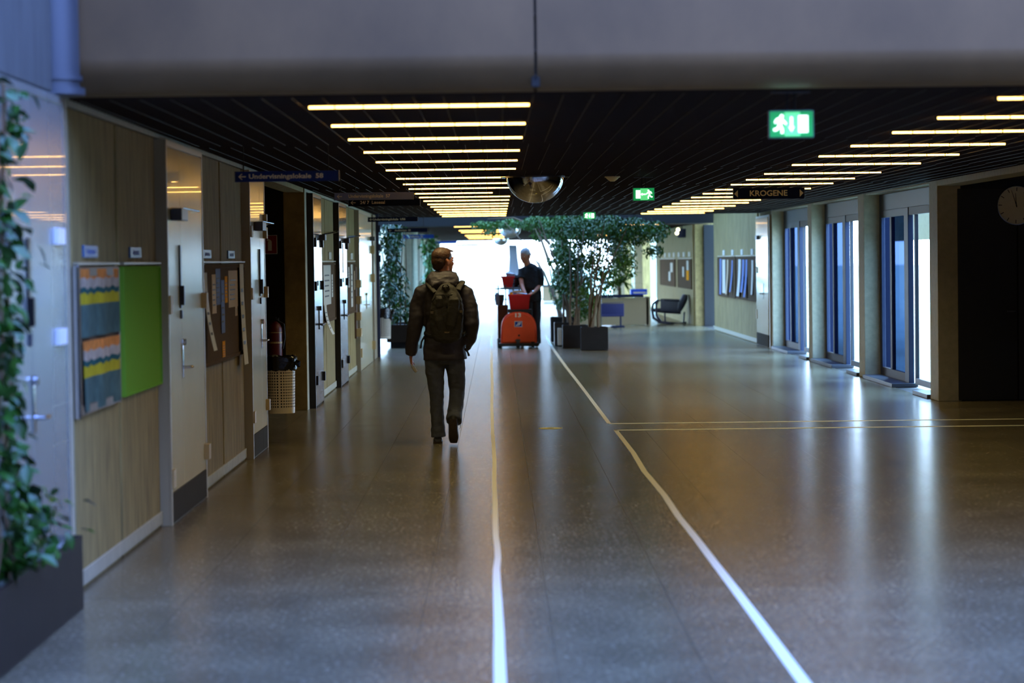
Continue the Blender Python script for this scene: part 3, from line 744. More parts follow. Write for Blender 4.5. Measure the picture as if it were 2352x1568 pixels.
# papers on the right wall boards
RL = [(47.5, .3, M_paper), (48.6, .35, M_paperb), (49.2, .4, M_paperb), (49.9, .5, M_paper), (51.6, .25, M_paperb), (52.6, .3, M_papert), (53.3, .7, M_paper), (54.2, .4, M_paperb)]
RN = ['sheet nearest the cream door on the right wall', 'lower blue sheet left of the first sheet on the right wall', 'broad blue-white sheet in the middle of the nearer right pinboard',
      'long white sheet at the far end of the nearer right pinboard', 'slim blue sheet at the near end of the farther right pinboard', 'tan slip in the middle of the farther right pinboard',
      'long white sheet in the middle of the farther right pinboard', 'blue-white sheet at the far end of the farther right pinboard']
for (y, w_, m_), l in zip(RL, RN):
    paper(y, y + w_, R.uniform(.85, 1.0), R.uniform(1.62, 1.69), m_, l, x=XR, s=-1, curl=R.uniform(0, .06), detail=False)
for i, (y, w_, z0, m_) in enumerate(((61.3, .8, 1.12, M_papero), (61.4, .6, 1.36, M_paper), (62.9, .5, 1.2, M_paper), (66.9, .9, 1.3, M_paper), (67.8, .7, 1.05, M_paper))):
    paper(y, y + w_, z0, z0 + .26, m_, ['bright orange sheet on the board behind the lounge chair', 'white sheet above the orange sheet behind the lounge chair',
          'curling white sheet left of the orange sheet', 'large white sheet on the farthest right pinboard', 'lower white sheet on the farthest right pinboard'][i], x=4.90, s=-1, detail=False)
for i in range(6):
    y = 61.0 + 1.75 * i
    t = thing('room_sign', ['first', 'second', 'third', 'fourth', 'fifth', 'sixth'][i] + ' bright room sign above the boards behind the lounge chair', 'sign', (4.9, y, 1.75))
    MB().bbox(4.885, 4.9, y, y + .6, 1.72, 1.84, b=.002).build('plate', M_paper, t)

# ================================================================ HANGING SIGNS
def hang_sign(label, x0, x1, y, z0, z1, m, txt, lm, split=False, arrow='left', lsize=None, rods=(.9,), tx=None, width=None, rm=None, bold=.0012):
    t = thing('direction_sign', label, 'sign', ((x0 + x1) / 2, y, z0))
    p = MB().bbox(x0, x1, y, y + .02, z0, z1, b=.002).build('panel', m, t)
    MB().bbox(x0 - .004, x0 + .003, y - .003, y + .023, z0 - .002, z1 + .002, b=.001).build('end_cap', M_greym, t)
    MB().bbox(x1 - .003, x1 + .004, y - .003, y + .023, z0 - .002, z1 + .002, b=.001).build('end_cap', M_greym, t)
    zc, h = (z0 + z1) / 2, (z1 - z0)
    if arrow == 'left':
        a = MB(); ax = x0 + .022; s_ = h * .28
        a.prism([(ax, zc), (ax + s_ * 1.1, zc + s_), (ax + s_ * 1.5, zc + s_), (ax + s_ * .7, zc + s_ * .2), (ax + s_ * 2.6, zc + s_ * .2), (ax + s_ * 2.6, zc - s_ * .2), (ax + s_ * .7, zc - s_ * .2), (ax + s_ * 1.5, zc - s_), (ax + s_ * 1.1, zc - s_)], y - .002, y - .0005)
        a.build('arrow', lm, t)
    elif arrow == 'both':
        for s_, xx in ((1, x0 + .012), (-1, x1 - .012)):
            MB().prism([(xx, zc), (xx + s_ * .045, zc + .045), (xx + s_ * .045, zc - .045)], y - .002, y - .0005).build('arrow', lm, t)
    if txt: letters(txt, lsize or h * .62, (tx if tx is not None else (x0 + x1) / 2, y - .0015, zc), t, lm, bold=bold, width=width, split=split)
    for r in rods:
        xr = x0 + (x1 - x0) * r
        MB().cyl((xr, y + .01, z1), (xr, y + .01, 2.79 if y < 50 else 2.76), .004, n=8).build('rod', rm or M_wire, t)
    return t
hang_sign('nearest blue hanging direction sign at the left wall', -1.889, -1.137, 17.6, 2.284, 2.360, M_blue, 'Undervisningslokale  58', M_letter, tx=-1.52, width=.54, rods=(.08, .9))
hang_sign('hanging direction sign, pale grey-blue with painted glare, the upper of the overlapping pair', -1.543, -.789, 23.2, 2.287, 2.357, mat('sign_blue_painted_glare', (120, 132, 176), .3, spec=.6), 'Undervisningslokale  57', M_letter, tx=-1.21, width=.40, rods=(.08, .9))  # panel colour made pale to stand for tube glare
hang_sign('dark hanging sign just below and behind the pale grey-blue one', -1.544, -.792, 25.4, 2.278, 2.352, M_navy, '24/ 7  L\u00e6sesal', M_letter, tx=-1.29, width=.26, rods=(.1, .93))
hang_sign('dark hanging direction sign before the left climber plant', -1.944, -1.190, 36.8, 2.302, 2.371, M_navy, 'Undervisningslokale  U56', M_letter, tx=-1.62, width=.49, rods=(.1, .9))
hang_sign('dark hanging sign above the left climber plant', -2.047, -1.292, 45.7, 2.245, 2.318, M_navy, 'Auditorium  55', M_letter, tx=-1.76, width=.30, rods=(.1, .9))
hang_sign('vivid blue hanging sign beyond the climber plant', -2.303, -1.496, 58.4, 2.246, 2.336, M_bluebr, 'Auditorium  54', M_letter, tx=-1.93, width=.32, rods=(.1, .9), bold=.002)
hang_sign('farthest pale blue hanging sign before the bright end', -2.0, -1.2, 74, 2.22, 2.30, M_bluebr, '', M_letter, rods=(.1, .9))
hang_sign('dark hanging sign left of the bright end wall', -1.45, -.65, 88, 2.22, 2.30, M_navy, '', M_letter, arrow=None, rods=(.1, .9))
hang_sign('dark hanging sign with gold capitals and two arrowheads', 2.90, 3.77, 29.5, 2.395, 2.530, M_navy, 'KROGENE', M_gold, split=True, arrow='both', tx=3.33, lsize=.095, width=.46, rods=(.05, .95), bold=.0022)

# ================================================================ EXIT SIGNS
M_exitg = mat('exit_green_lit', (20, 150, 70), .4, emit=(0.01, .30, .08), es=.75)
M_exitw = mat('exit_white_lit', (240, 255, 245), .4, emit=(.80, 1.0, .88), es=2.6)
M_exitm = mat('exit_centre_lit', (120, 240, 150), .4, emit=(.10, .62, .20), es=1.1)
def exit_sign(label, c, w_, h_, flip=False, arrow='left', st=.13):
    x, y, z = c
    t = thing('exit_sign', label, 'exit sign', (x, y, z - h_ / 2))
    MB().bbox(x - w_ / 2 - .006, x + w_ / 2 + .006, y, y + .03, z - h_ / 2 - .006, z + h_ / 2 + .006, b=.004).build('housing', M_greym, t)
    MB().bbox(x - w_ / 2, x + w_ / 2, y - .004, y - .001, z - h_ / 2, z + h_ / 2, b=.001).build('face', M_exitg, t)
    MB().bbox(x - w_ * .16, x + w_ * .2, y - .0055, y - .0042, z - h_ * .46, z + h_ * .46, b=.0005).build('glow_strip', M_exitm, t)
    s = 1 if flip else -1       # door side
    k = MB(); dx = x - s * w_ * .30 * -1 if False else x + (w_ * .27 if not flip else -w_ * .27)
    k.prism([(dx - w_ * .11, z - h_ * .33), (dx + w_ * .11, z - h_ * .33), (dx + w_ * .11, z + h_ * .33), (dx - w_ * .11, z + h_ * .33)], y - .008, y - .006)
    k.build('door_symbol', M_exitw, t)
    m = 1 if not flip else -1
    rx = x - m * w_ * .25
    q = MB(); Q = lambda a, b: (rx + m * a * h_, z + b * h_)
    def limb(p, r, wd=.05):
        (ax, az), (bx, bz) = Q(*p), Q(*r); L = sqrt((bx - ax) ** 2 + (bz - az) ** 2); nx, nz = -(bz - az) / L * wd * h_, (bx - ax) / L * wd * h_
        q.prism([(ax + nx, az + nz), (bx + nx, bz + nz), (bx - nx, bz - nz), (ax - nx, az - nz)], y - .008, y - .006)
    q.prism([(Q(.04 + .075 * cos(a * pi / 5), .30 + .075 * sin(a * pi / 5))) for a in range(10)], y - .008, y - .006)
    limb((.0, .24), (-.04, -.04), .075); limb((-.04, -.04), (.06, -.18)); limb((.06, -.18), (.05, -.36)); limb((-.04, -.04), (-.14, -.2)); limb((-.14, -.2), (-.28, -.22))
    limb((0, .2), (.14, .08)); limb((.14, .08), (.22, .0), .04); limb((0, .2), (-.16, .18)); limb((-.16, .18), (-.22, .04), .04)
    q.build('running_figure', M_exitw, t)
    a = MB()
    if arrow == 'down': a.prism([(x - .006, z + h_ * .28), (x + .006, z + h_ * .28), (x + .006, z - h_ * .1), (x + .015, z - h_ * .1), (x, z - h_ * .3), (x - .015, z - h_ * .1), (x - .006, z - h_ * .1)], y - .008, y - .006)
    else: a.prism([(x - .035, z), (x - .015, z + .014), (x - .015, z + .006), (x + .02, z + .006), (x + .02, z - .006), (x - .015, z - .006), (x - .015, z - .014)], y - .008, y - .006)
    a.build('arrow', M_exitw, t)
    for dx in (-.02, .02):
        MB().cyl((x + dx, y + .015, z + h_ / 2 + .006), (x + dx, y + .015, ZC - .006), .005, n=8).build('stem', M_black, t)
    MB().bbox(x - .10, x + .10, y + .005, y + .025, ZC - .010, ZC - .002, b=.002).build('bracket', M_greym, t)
    return t
exit_sign('large glowing green exit sign nearest the camera, arrow pointing down', (1.527, 12.45, 2.370), .222, .132, False, 'down')
exit_sign('small green exit sign with arrow pointing left, by the mirror dome', (1.545, 25.2, 2.358), .218, .130, True, 'left')
exit_sign('farthest green exit sign glowing in front of the tree leaves', (1.667, 43.0, 2.462), .21, .12, False, 'down')

# ================================================================ FLUORESCENT TUBES
TUBES = [13.15, 14.95, 16.65, 18.6, 20.45, 22.3, 24.6, 26.4, 28.1, 30.1, 31.9, 33.8, 35.8, 37.5, 39.6, 41.6, 43.6, 45.5]
M_tube = mat('lit_tube', (255, 240, 200), .5, emit=(1.0, .53, .12), es=12)
ORD = ['first', 'second', 'third', 'fourth', 'fifth', 'sixth', 'seventh', 'eighth', 'ninth', 'tenth', 'eleventh', 'twelfth', 'thirteenth', 'fourteenth', 'fifteenth', 'sixteenth', 'seventeenth', 'eighteenth']
TUBE_W = 8.0
lamp = bpy.data.lights.new('tube_light', 'AREA'); lamp.shape = 'RECTANGLE'; lamp.size = 1.2; lamp.size_y = .03
lamp.color = (1.0, .79, .38); lamp.energy = TUBE_W; lamp.spread = radians(128)
def tube(x0, x1, y, label, z=2.532, light=True):
    t = thing('ceiling_light', label, 'ceiling light', ((x0 + x1) / 2, y, z), 'lit tubes in the louvre ceiling')
    MB().cyl((x0 + .015, y, z), (x1 - .015, y, z), .007, n=10).build('tube', M_tube, t, smooth=True)
    for a, b in ((x0, x0 + .015), (x1 - .015, x1)): MB().cyl((a, y, z), (b, y, z), .014, n=10).build('end_cap', M_wire, t)
    MB().box(x0, x1, y - .02, y + .02, z + .035, z + .045).build('batten', M_louvre, t)
    k = MB(); x = x0 + .155
    while x < x1 - .05:
        k.box(x - .003, x + .003, y - .016, y + .016, z - .016, z + .03); x += .155
    k.build('louvre_clip', M_louvre, t, kind='stuff')
    if light:
        o = bpy.data.objects.new('tube_light', lamp); COL.objects.link(o); o.location = ((x0 + x1) / 2, y, z - .017); o.rotation_euler = (0, 0, 0)
for k, y in enumerate(TUBES):
    tube(-1.02, .205 if k != 9 else -.02, y, ORD[k] + ' lit tube from the fascia in the left row of the ceiling')
    tube(2.72, 3.94, y, ORD[k] + ' lit tube from the fascia in the right row of the ceiling')
for k, y in enumerate((58.3, 66, 70, 79, 84, 89)):
    tube(-1.02, .3, y, ORD[k] + ' lit orange tube beyond the trees in the left row', z=2.515)
    tube(2.8, 4.0, y + .8, ORD[k] + ' lit orange tube beyond the trees in the right row', z=2.515)

# ================================================================ DOMES, DETECTOR
def dome(label, x, y, r, z):
    t = thing('mirror_dome', label, 'convex mirror', (x, y, z))
    b = MB(); n, m = 40, 14; vs_ = []; fs = []
    for j in range(m + 1):
        a = j / m * pi / 2
        for k in range(n): vs_.append((x + r * cos(a) * cos(2 * pi * k / n), y + r * cos(a) * sin(2 * pi * k / n), z - r * .9 * sin(a)))
    for j in range(m):
        for k in range(n): fs.append((j * n + k, j * n + (k + 1) % n, (j + 1) * n + (k + 1) % n, (j + 1) * n + k))
    b.add(vs_, fs); b.build('mirror', M_chrome, t, smooth='all')
    q = MB().cyl((x, y, z - .004), (x, y, z + .012), r + .015, n=40); q.build('rim', M_greym, t)
    for s in (-1, 1): MB().bbox(x + s * (r + .03) - .03, x + s * (r + .03) + .03, y - .02, y + .02, z - .004, z + .008, b=.003).build('bracket', M_chrome, t)
    return t
dome('large mirror dome under the ceiling above the walkway', .405, 24.6, .29, 2.528)
dome('second mirror dome, behind the hanging branches', .34, 58.6, .26, 2.46)
dome('third mirror dome, farthest, at the bright end', .17, 84, .27, 2.44)
sd = thing('smoke_detector', 'small white round smoke detector right of the mirror dome', 'smoke detector', (1.21, 25.0, 2.53))
MB().loft([(1.21, 25, 2.538), (1.21, 25, 2.53), (1.21, 25, 2.51), (1.21, 25, 2.49)], [.072, .07, .05, .022], n=20).build('cover', M_cream, sd, smooth=True)
MB().cyl((1.21, 25, 2.53), (1.21, 25, 2.544), .08, n=20).build('base', M_cream, sd)
el_ = thing('emergency_lamp', 'small bright yellow spotlight pair high beside the far pier', 'lamp', (4.55, 60.5, 2.28))
M_spot = mat('spot_lit', (255, 240, 180), .4, emit=(1, .9, .5), es=6)
for dx, dz in ((0, 0), (-.03, -.09)): MB().ball((4.55 + dx, 60.4, 2.40 + dz), .045, 12, 8).build('bulb', M_spot, el_, smooth=True)
MB().bbox(4.55, 4.75, 60.45, 60.6, 2.2, 2.42, b=.01).build('housing', M_navy, el_)
MB().cyl((4.65, 60.5, 2.42), (4.65, 60.5, 2.515), .015).build('stem', M_black, el_)

# ================================================================ CLOCK
ck = thing('wall_clock', 'round cream wall clock with chrome rim on the dark right wall', 'clock', (5.968, 27.72, 2.02))
c = Vector((5.968, 27.722, 2.240)); r = .228
rim = MB(); n = 48; vs_ = []; fs = []
pr = [(r * .93, .0), (r, -.0), (r * 1.0, -.035), (r * .985, -.05), (r * .955, -.05), (r * .94, -.03)]
for dr, dy in pr:
    for k in range(n): vs_.append((c.x + dr * cos(2 * pi * k / n), c.y + dy, c.z + dr * sin(2 * pi * k / n)))
for j in range(len(pr)):
    for k in range(n): a, b = j * n, ((j + 1) % len(pr)) * n; fs.append((a + k, a + (k + 1) % n, b + (k + 1) % n, b + k))
rim.add(vs_, fs).build('rim', M_chrome, ck, smooth=True)
MB().cyl((c.x, c.y - .03, c.z), (c.x, c.y - .001, c.z), r * .95, n=48).build('face', M_cream, ck)
for k in range(12):
    a = pi / 2 - k * pi / 6 - .03
    u = Vector((cos(a), 0, sin(a))); v = Vector((-sin(a), 0, cos(a)))
    b = MB(); p0, p1 = c + u * r * .72, c + u * r * .90
    b.add([p0 - v * .004 + Vector((0, -.0315, 0)), p1 - v * .004 + Vector((0, -.0315, 0)), p1 + v * .004 + Vector((0, -.0315, 0)), p0 + v * .004 + Vector((0, -.0315, 0))], [(0, 1, 2, 3)])
    b.build('hour_mark', M_black, ck)
for nm, ang, L in (('minute_hand', pi / 2 + .31, .80), ('hour_hand', pi / 2 + .07, .62)):
    u = Vector((cos(ang), 0, sin(ang))); v = Vector((-sin(ang), 0, cos(ang)))
    MB().sheet(c - u * .02 - v * .004 + Vector((0, -.034, 0)), c + u * r * L - v * .002 + Vector((0, -.034, 0)), c + u * r * L + v * .002 + Vector((0, -.034, 0)), c - u * .02 + v * .004 + Vector((0, -.034, 0)), .002).build(nm, M_black, ck)
MB().ball((c.x, c.y - .035, c.z), .008, 8, 6).build('hub', M_black, ck)

# ================================================================ FIRE SIGN, EXTINGUISHER in the side passage
fs_ = thing('fire_sign', 'red square fire extinguisher sign on the black niche wall', 'sign', (-2.6, 27.7, 1.78))
p0, p1 = at(609, 540, 27.71), at(637, 583, 27.71)
xs0, xs1, zs0, zs1 = p0.x - .04, p1.x, p1.z, p0.z
MB().bbox(xs0, xs1, 27.708, 27.718, zs0, zs1, b=.002).build('plate', M_paper, fs_)
MB().bbox(xs0 + .006, xs1 - .006, 27.704, 27.708, zs0 + .006, zs1 - .006, b=.001).build('red_field', M_red, fs_)
xm, zm = (xs0 + xs1) / 2 + .005, (zs0 + zs1) / 2
MB().prism([(xm - .022, zm - .07), (xm + .022, zm - .07), (xm + .022, zm + .035), (xm + .010, zm + .05), (xm + .004, zm + .055), (xm - .03, zm + .07), (xm - .035, zm + .045), (xm - .012, zm + .04), (xm - .022, zm + .03)], 27.701, 27.7035).build('symbol', M_paper, fs_)
fx = thing('fire_extinguisher', 'red fire extinguisher darkened by painted shade on the wall behind the near wastebasket', 'fire extinguisher', (-2.55, 27.55, .62))
e = at(632, 830, 27.55); ex = e.x
MB().loft([(ex, 27.55, .60), (ex, 27.55, .63), (ex, 27.55, .95), (ex, 27.55, 1.0), (ex, 27.55, 1.03)], [.07, .085, .085, .06, .025], n=20).build('cylinder', mat('niche_shaded_red', (96, 12, 10), .4), fx, smooth=True)  # red darkened in its colour for the shade of the niche
MB().bbox(ex - .02, ex + .05, 27.53, 27.57, 1.03, 1.07, b=.006).bbox(ex - .07, ex + .02, 27.54, 27.56, 1.07, 1.085, b=.004).build('valve', M_blackgloss, fx)
MB().loft([(ex + .02, 27.5, 1.05), (ex + .11, 27.48, 1.0), (ex + .12, 27.48, .85), (ex + .095, 27.48, .72)], [.011] * 4, n=10).build('hose', M_rubber, fx, smooth=True)
MB().cyl((ex, 27.55, .78), (ex, 27.55, .80), .0865, n=20).cyl((ex, 27.55, .90), (ex, 27.55, .91), .0865, n=20).build('label_band', M_tan, fx)
MB().bbox(ex - .03, ex + .03, 27.63, 27.72, .6, .98, b=.005).build('bracket', M_black, fx)

# ================================================================ WASTEBASKETS: perforated, wall hung
def wastebasket(label, x, y, z, r=.15, h=.47, m=M_bin, drape=0.0):
    t = thing('wastebasket', label, 'wastebasket', (x, y, z))
    b = MB(); cols, rows = 40, 17; vs_ = []; fs = []
    def P(u, v):
        a = 2 * pi * u; rr = r * (.93 + .07 * v); ca, sa = cos(a), sin(a)
        ca = math.copysign(abs(ca) ** .8, ca); sa = math.copysign(abs(sa) ** .8, sa)
        return (x + rr * ca, y + rr * sa, z + h * v)
    z0 = .10
    for j in range(rows):
        for k in range(cols):
            u0, u1 = k / cols, (k + 1) / cols; v0, v1 = z0 + (1 - z0) * j / rows, z0 + (1 - z0) * (j + 1) / rows
            uc, vc = (u0 + u1) / 2, (v0 + v1) / 2; ru, rv = (u1 - u0) * .30, (v1 - v0) * .30
            o_ = [(u0, v0), (uc, v0), (u1, v0), (u1, vc), (u1, v1), (uc, v1), (u0, v1), (u0, vc)]
            i_ = [(uc + ru * cos(q), vc + rv * sin(q)) for q in [pi * 1.25, pi * 1.5, pi * 1.75, 0, pi * .25, pi * .5, pi * .75, pi]]
            base = len(vs_); vs_ += [P(*p) for p in o_] + [P(*p) for p in i_]
            for q in range(8): fs.append((base + q, base + (q + 1) % 8, base + 8 + (q + 1) % 8, base + 8 + q))
    b.add(vs_, fs)
    for k in range(cols):
        b.add([P(k / cols, 0), P((k + 1) / cols, 0), P((k + 1) / cols, z0), P(k / cols, z0)], [(0, 1, 2, 3)])
    b.add([P(k / cols, 0.005) for k in range(cols)], [tuple(range(cols))])
    b.build('perforated_bin', m, t, fix=False)
    g_ = MB().loft([(x, y, z + .03), (x, y, z + h * .5), (x, y, z + h * .97)], [r * .86, r * .88, r * .92], n=24); g_.build('liner', M_black, t, smooth=True)
    # bag folded over the rim
    n = 28; pr = [(.9, h - .03), (1.0, h - .10 - drape), (1.10, h - .09 - drape), (1.13, h - .02), (1.10, h + .03), (1.0, h + .035), (.9, h + .0), (.6, h - .04)]
    vs_ = []; fs = []; Rr = random.Random(int(y * 10))
    for j, (q, zz) in enumerate(pr):
        for k in range(n):
            w1 = 1 + Rr.uniform(-.035, .035); a = 2 * pi * k / n
            vs_.append((x + r * q * w1 * cos(a), y + r * q * w1 * sin(a), z + zz + Rr.uniform(-.012, .012) - (drape * .6 * cos(a - 1) if j in (1, 2) else 0)))
    for j in range(len(pr) - 1):
        for k in range(n): fs.append((j * n + k, j * n + (k + 1) % n, (j + 1) * n + (k + 1) % n, (j + 1) * n + k))
    MB().add(vs_, fs).build('bin_bag', M_bag, t, smooth=True)
    tl = MB().loft([(x + r * 1.02, y - .03, z + h - .01), (x + r * 1.2, y - .05, z + h - .03), (x + r * 1.27, y - .05, z + h - .07)], [(.02, .008), (.03, .006), (.012, .003)], n=8); tl.build('bag_tail', M_bag, t, smooth=True)
    MB().bbox(-2.19, x - r * .8, y - .04, y + .04, z + h * .55, z + h * .8, b=.005).build('wall_bracket', M_greym, t)
    return t
wastebasket('nearer cream perforated wastebasket with black bag past the second cream door', -2.045, 22.72, .285, r=.14, h=.50)
wastebasket('farther pale perforated wastebasket with drooping black bag by the climber plant', -2.04, 43.2, .32, r=.145, h=.50, m=M_paper, drape=.06)

# ================================================================ FLOOR TAPE
def tape(label, pl, pr_, name='floor_tape'):
    b = MB(); n = len(pl)
    L = [on_floor(*p, z=.0006) for p in pl]; Rr = [on_floor(*p, z=.0006) for p in pr_]
    b.add(L + Rr + [v - Vector((0, 0, .0004)) for v in L + Rr], [(k, k + n, k + 1 + n, k + 1) for k in range(n - 1)])
    return tag(b.build(name, M_tape, fix=True), label, 'floor tape')
c1 = [(1128.5, 770, 3), (1129, 800, 5), (1129, 840, 6), (1130.5, 880, 6), (1129.5, 930, 6.5), (1131, 985, 7.5), (1132, 1000, 8), (1136, 1060, 9), (1135, 1100, 9.5), (1137, 1150, 11), (1137.5, 1200, 12.5),
      (1138.5, 1230, 13), (1142, 1255, 14), (1143.5, 1280, 15), (1140.5, 1306, 16), (1141, 1340, 18), (1143, 1376, 20), (1145, 1420, 22), (1146.5, 1458, 24), (1147, 1500, 26), (1149, 1568, 29), (1152, 1700, 36)]
tape('long cream tape line running straight down the corridor, left one', [(x - w_ / 2, y) for x, y, w_ in c1], [(x + w_ / 2, y) for x, y, w_ in c1])
c2 = [(1254, 772, 4), (1262, 787, 5), (1270, 800, 6), (1284, 820, 7), (1300, 842, 7), (1322, 870, 7.5), (1345, 900, 8), (1372, 936, 9), (1399, 972, 9.5)]
tape('far slanting cream tape line from the planters to the corner', [(x - w_ / 2, y) for x, y, w_ in c2], [(x + w_ / 2, y) for x, y, w_ in c2])
c3 = [(1414, 987, 10), (1432, 1010, 11), (1455, 1040, 12), (1480, 1082, 13), (1508, 1115, 14), (1527, 1138, 14.5), (1558, 1185, 16), (1600, 1237, 18), (1642, 1293, 20), (1690, 1355, 23), (1742, 1424, 26), (1792, 1492, 29), (1848, 1568, 32), (1945, 1700, 38)]
tape('near slanting cream tape line widening toward the camera, right one', [(x - w_ / 2, y) for x, y, w_ in c3], [(x + w_ / 2, y) for x, y, w_ in c3])
for l, (xa, ya), (xb, yb), h_ in (('thin cream cross line on the floor, farther of two', (1399, 972.5), (2400, 961), 1.6), ('thin cream cross line on the floor, nearer of two', (1411, 987.5), (2400, 976), 2.0)):
    tape(l, [(xa, ya - h_ / 2), (xb, yb - h_ / 2)], [(xa, ya + h_ / 2), (xb, yb + h_ / 2)])
dc = on_floor(1264.5, 983.2)
st = thing('floor_disc', 'flat round yellow disc on the floor between the tape lines', 'floor marker', (dc.x, dc.y, 0))
MB().cyl((dc.x, dc.y, .0), (dc.x, dc.y, .0012), .12, n=40).build('disc', mat('yellow_disc', (240, 222, 120), .4), st)
MB().cyl((dc.x, dc.y, .0012), (dc.x, dc.y, .002), .034, n=20).build('centre', M_ink, st)
# ================================================================ PEOPLE
def head_shapes(mb, c, yaw, s=1.0, neck_to=None, pitch=0.0):
    """head centred between the ears; local +Y is the face; s scales a 0.235 m high head"""
    Rm = Matrix.Rotation(-yaw, 3, 'Z') @ Matrix.Rotation(pitch, 3, 'X'); c = Vector(c)
    W = lambda x, y, z: c + Rm @ (Vector((x, y, z)) * s)
    B = lambda p, r, n=14, m=10: mb.ball(W(*p), tuple(v * s for v in r), n, m, rot=Rm)
    B((0, -.012, .035), (.077, .097, .083)); B((0, .018, .0), (.070, .078, .080)); B((0, .045, -.045), (.054, .050, .058))
    B((0, .070, -.090), (.030, .026, .022)); B((0, .055, -.075), (.045, .034, .030))       # chin, jaw
    for x in (-1, 1):
        B((x * .030, .078, .030), (.026, .016, .010), 8, 6)          # brow
        B((x * .036, .070, -.022), (.022, .020, .020), 8, 6)         # cheek
        B((x * .079, -.008, -.010), (.010, .018, .032), 10, 8)       # ear
        B((x * .081, -.016, .006), (.008, .014, .018), 8, 6)
    mb.loft([W(0, .084, .022), W(0, .094, 0), W(0, .104, -.020), W(0, .088, -.030)], [.008 * s, .009 * s, .012 * s, .009 * s], n=8)
    B((0, .084, -.054), (.022, .010, .007), 8, 6); B((0, .083, -.063), (.020, .010, .008), 8, 6)   # lips
    return W, Rm
def hair_shapes(mb, W, Rm, s=1.0, short=False):
    B = lambda p, r, n=20, m=14: mb.ball(W(*p), tuple(v * s for v in r), n, m, rot=Rm)
    B((0, -.018, .046), (.083, .098, .082)); B((0, -.050, .0), (.074, .066, .066)); B((0, -.058, -.045), (.058, .046, .040))
    if not short:
        mb.loft([W(-.03, .05, .105), W(0, .085, .092), W(.02, .11, .088)], [.022 * s, .013 * s, .003 * s], n=8)
        for k in range(0):
            a = R.uniform(-.9, .9); e = R.uniform(.2, 1.2)
            p = Vector((sin(a) * .07, -.02 + .09 * cos(e * 2.4), .05 + .075 * sin(e * 1.3)))
            mb.loft([W(*p), W(*(p * 1.05 + Vector((.006, .012, .008))))], [.012 * s, .003 * s], n=6)
def hand(mb, wrist, d, palm_n, s=1.0, curl=.5, thumb=1, side=None):
    """hand: d = pointing direction, palm_n = direction the palm faces; thumb side = d x palm_n * thumb"""
    d = Vector(d).normalized(); pn = Vector(palm_n); pn = (pn - d * pn.dot(d)).normalized(); sd = d.cross(pn).normalized() * thumb
    w = Vector(wrist)
    mb.loft([w - d * .02 * s, w + d * .02 * s, w + d * .055 * s, w + d * .085 * s], [(.024 * s, .017 * s), (.032 * s, .016 * s), (.040 * s, .014 * s), (.038 * s, .011 * s)], side=sd, n=12)
    for k, (off, L) in enumerate(((.029, .070), (.010, .080), (-.010, .074), (-.028, .058))):
        p = w + d * .082 * s + sd * off * s; pts = [p - d * .02 * s]; a = 0
        for q in range(4):
            pts.append(p.copy()); a += curl * (.35, .5, .45, .2)[q]
            p = p + (d * cos(a) + pn * sin(a)) * L * s / 3 * (1.1, 1.0, .85, .5)[q]
        mb.loft(pts, [.0085 * s, .0088 * s, .0085 * s, .0078 * s, .0065 * s], n=8)
    t0 = w + d * .022 * s + sd * .026 * s; t1 = t0 + (d * .7 + sd * .75 + pn * .2).normalized() * .034 * s; t2 = t1 + (d * .9 + sd * .25 + pn * .35).normalized() * .030 * s; t3 = t2 + (d * .9 + pn * .5).normalized() * .022 * s
    mb.loft([t0, t1, t2, t3], [.013 * s, .011 * s, .0095 * s, .007 * s], n=8)

# ---------------- walking man seen from behind
YM = 22.42
def A(px, py, dy=0.0): return at(px, py, YM + dy)
man = thing('person', 'man in charcoal hooded jacket and dark trousers walking away down the corridor', 'person', (A(1015, 1020).x, YM, 0))
hc = A(1018, 600, .06)
bod = MB()
YAW1 = radians(52)
W1, R1 = head_shapes(bod, (hc.x, hc.y, hc.z), YAW1, 1.04)
neck0 = A(1016, 640, .03)
bod.loft([A(1017, 665, .02), neck0, A(1019, 612, .05)], [.062, .058, .056], n=14)
# torso, hips
bod.loft([A(1017, 660, .02), A(1018, 675, .02), A(1020, 720, .03), A(1020, 765, .03), A(1021, 800, .02), A(1021, 830, .02)], [(.12, .07), (.165, .085), (.155, .095), (.14, .09), (.15, .10), (.155, .10)], n=18)
# arms
aL = [A(970, 672, .02), A(960, 705, .02), A(955, 740, .0), A(948, 780, .02), A(944, 815, .06)]
bod.loft([A(985, 668, .02)] + aL, [.05, .052, .046, .040, .038, .026], n=12)
aR = [A(1068, 674, .02), A(1078, 705, -.01), A(1083, 742, -.04), A(1079, 772, .06), A(1068, 797, .17)]
bod.loft([A(1052, 668, .02)] + aR, [.05, .052, .046, .042, .038, .026], n=12)
hand(bod, A(944, 822, .065), (.12, .25, -1), (1, .1, 0), .95, .45, thumb=-1)
hand(bod, A(1066, 800, .18), (-.5, .5, -.5), (0, -.3, -1), .95, .5, thumb=1)
# legs
lL = [A(1000, 822, .02), A(997, 850, .03), A(1003, 903, .04), A(1005, 950, .02), A(1007, 1003, .03)]
bod.loft(lL, [.07, .065, .045, .042, .035], n=14)
lR = [A(1043, 822, .02), A(1047, 850, .04), A(1049, 897, .10), A(1046, 935, .0), A(1042, 968, -.12)]
bod.loft([A(1043, 822, .02), A(1047, 850, .045), A(1049, 880, .085), A(1049, 897, .09), A(1046, 930, .02), A(1042, 966, -.11)], [.065, .062, .045, .04, .04, .035], n=14)
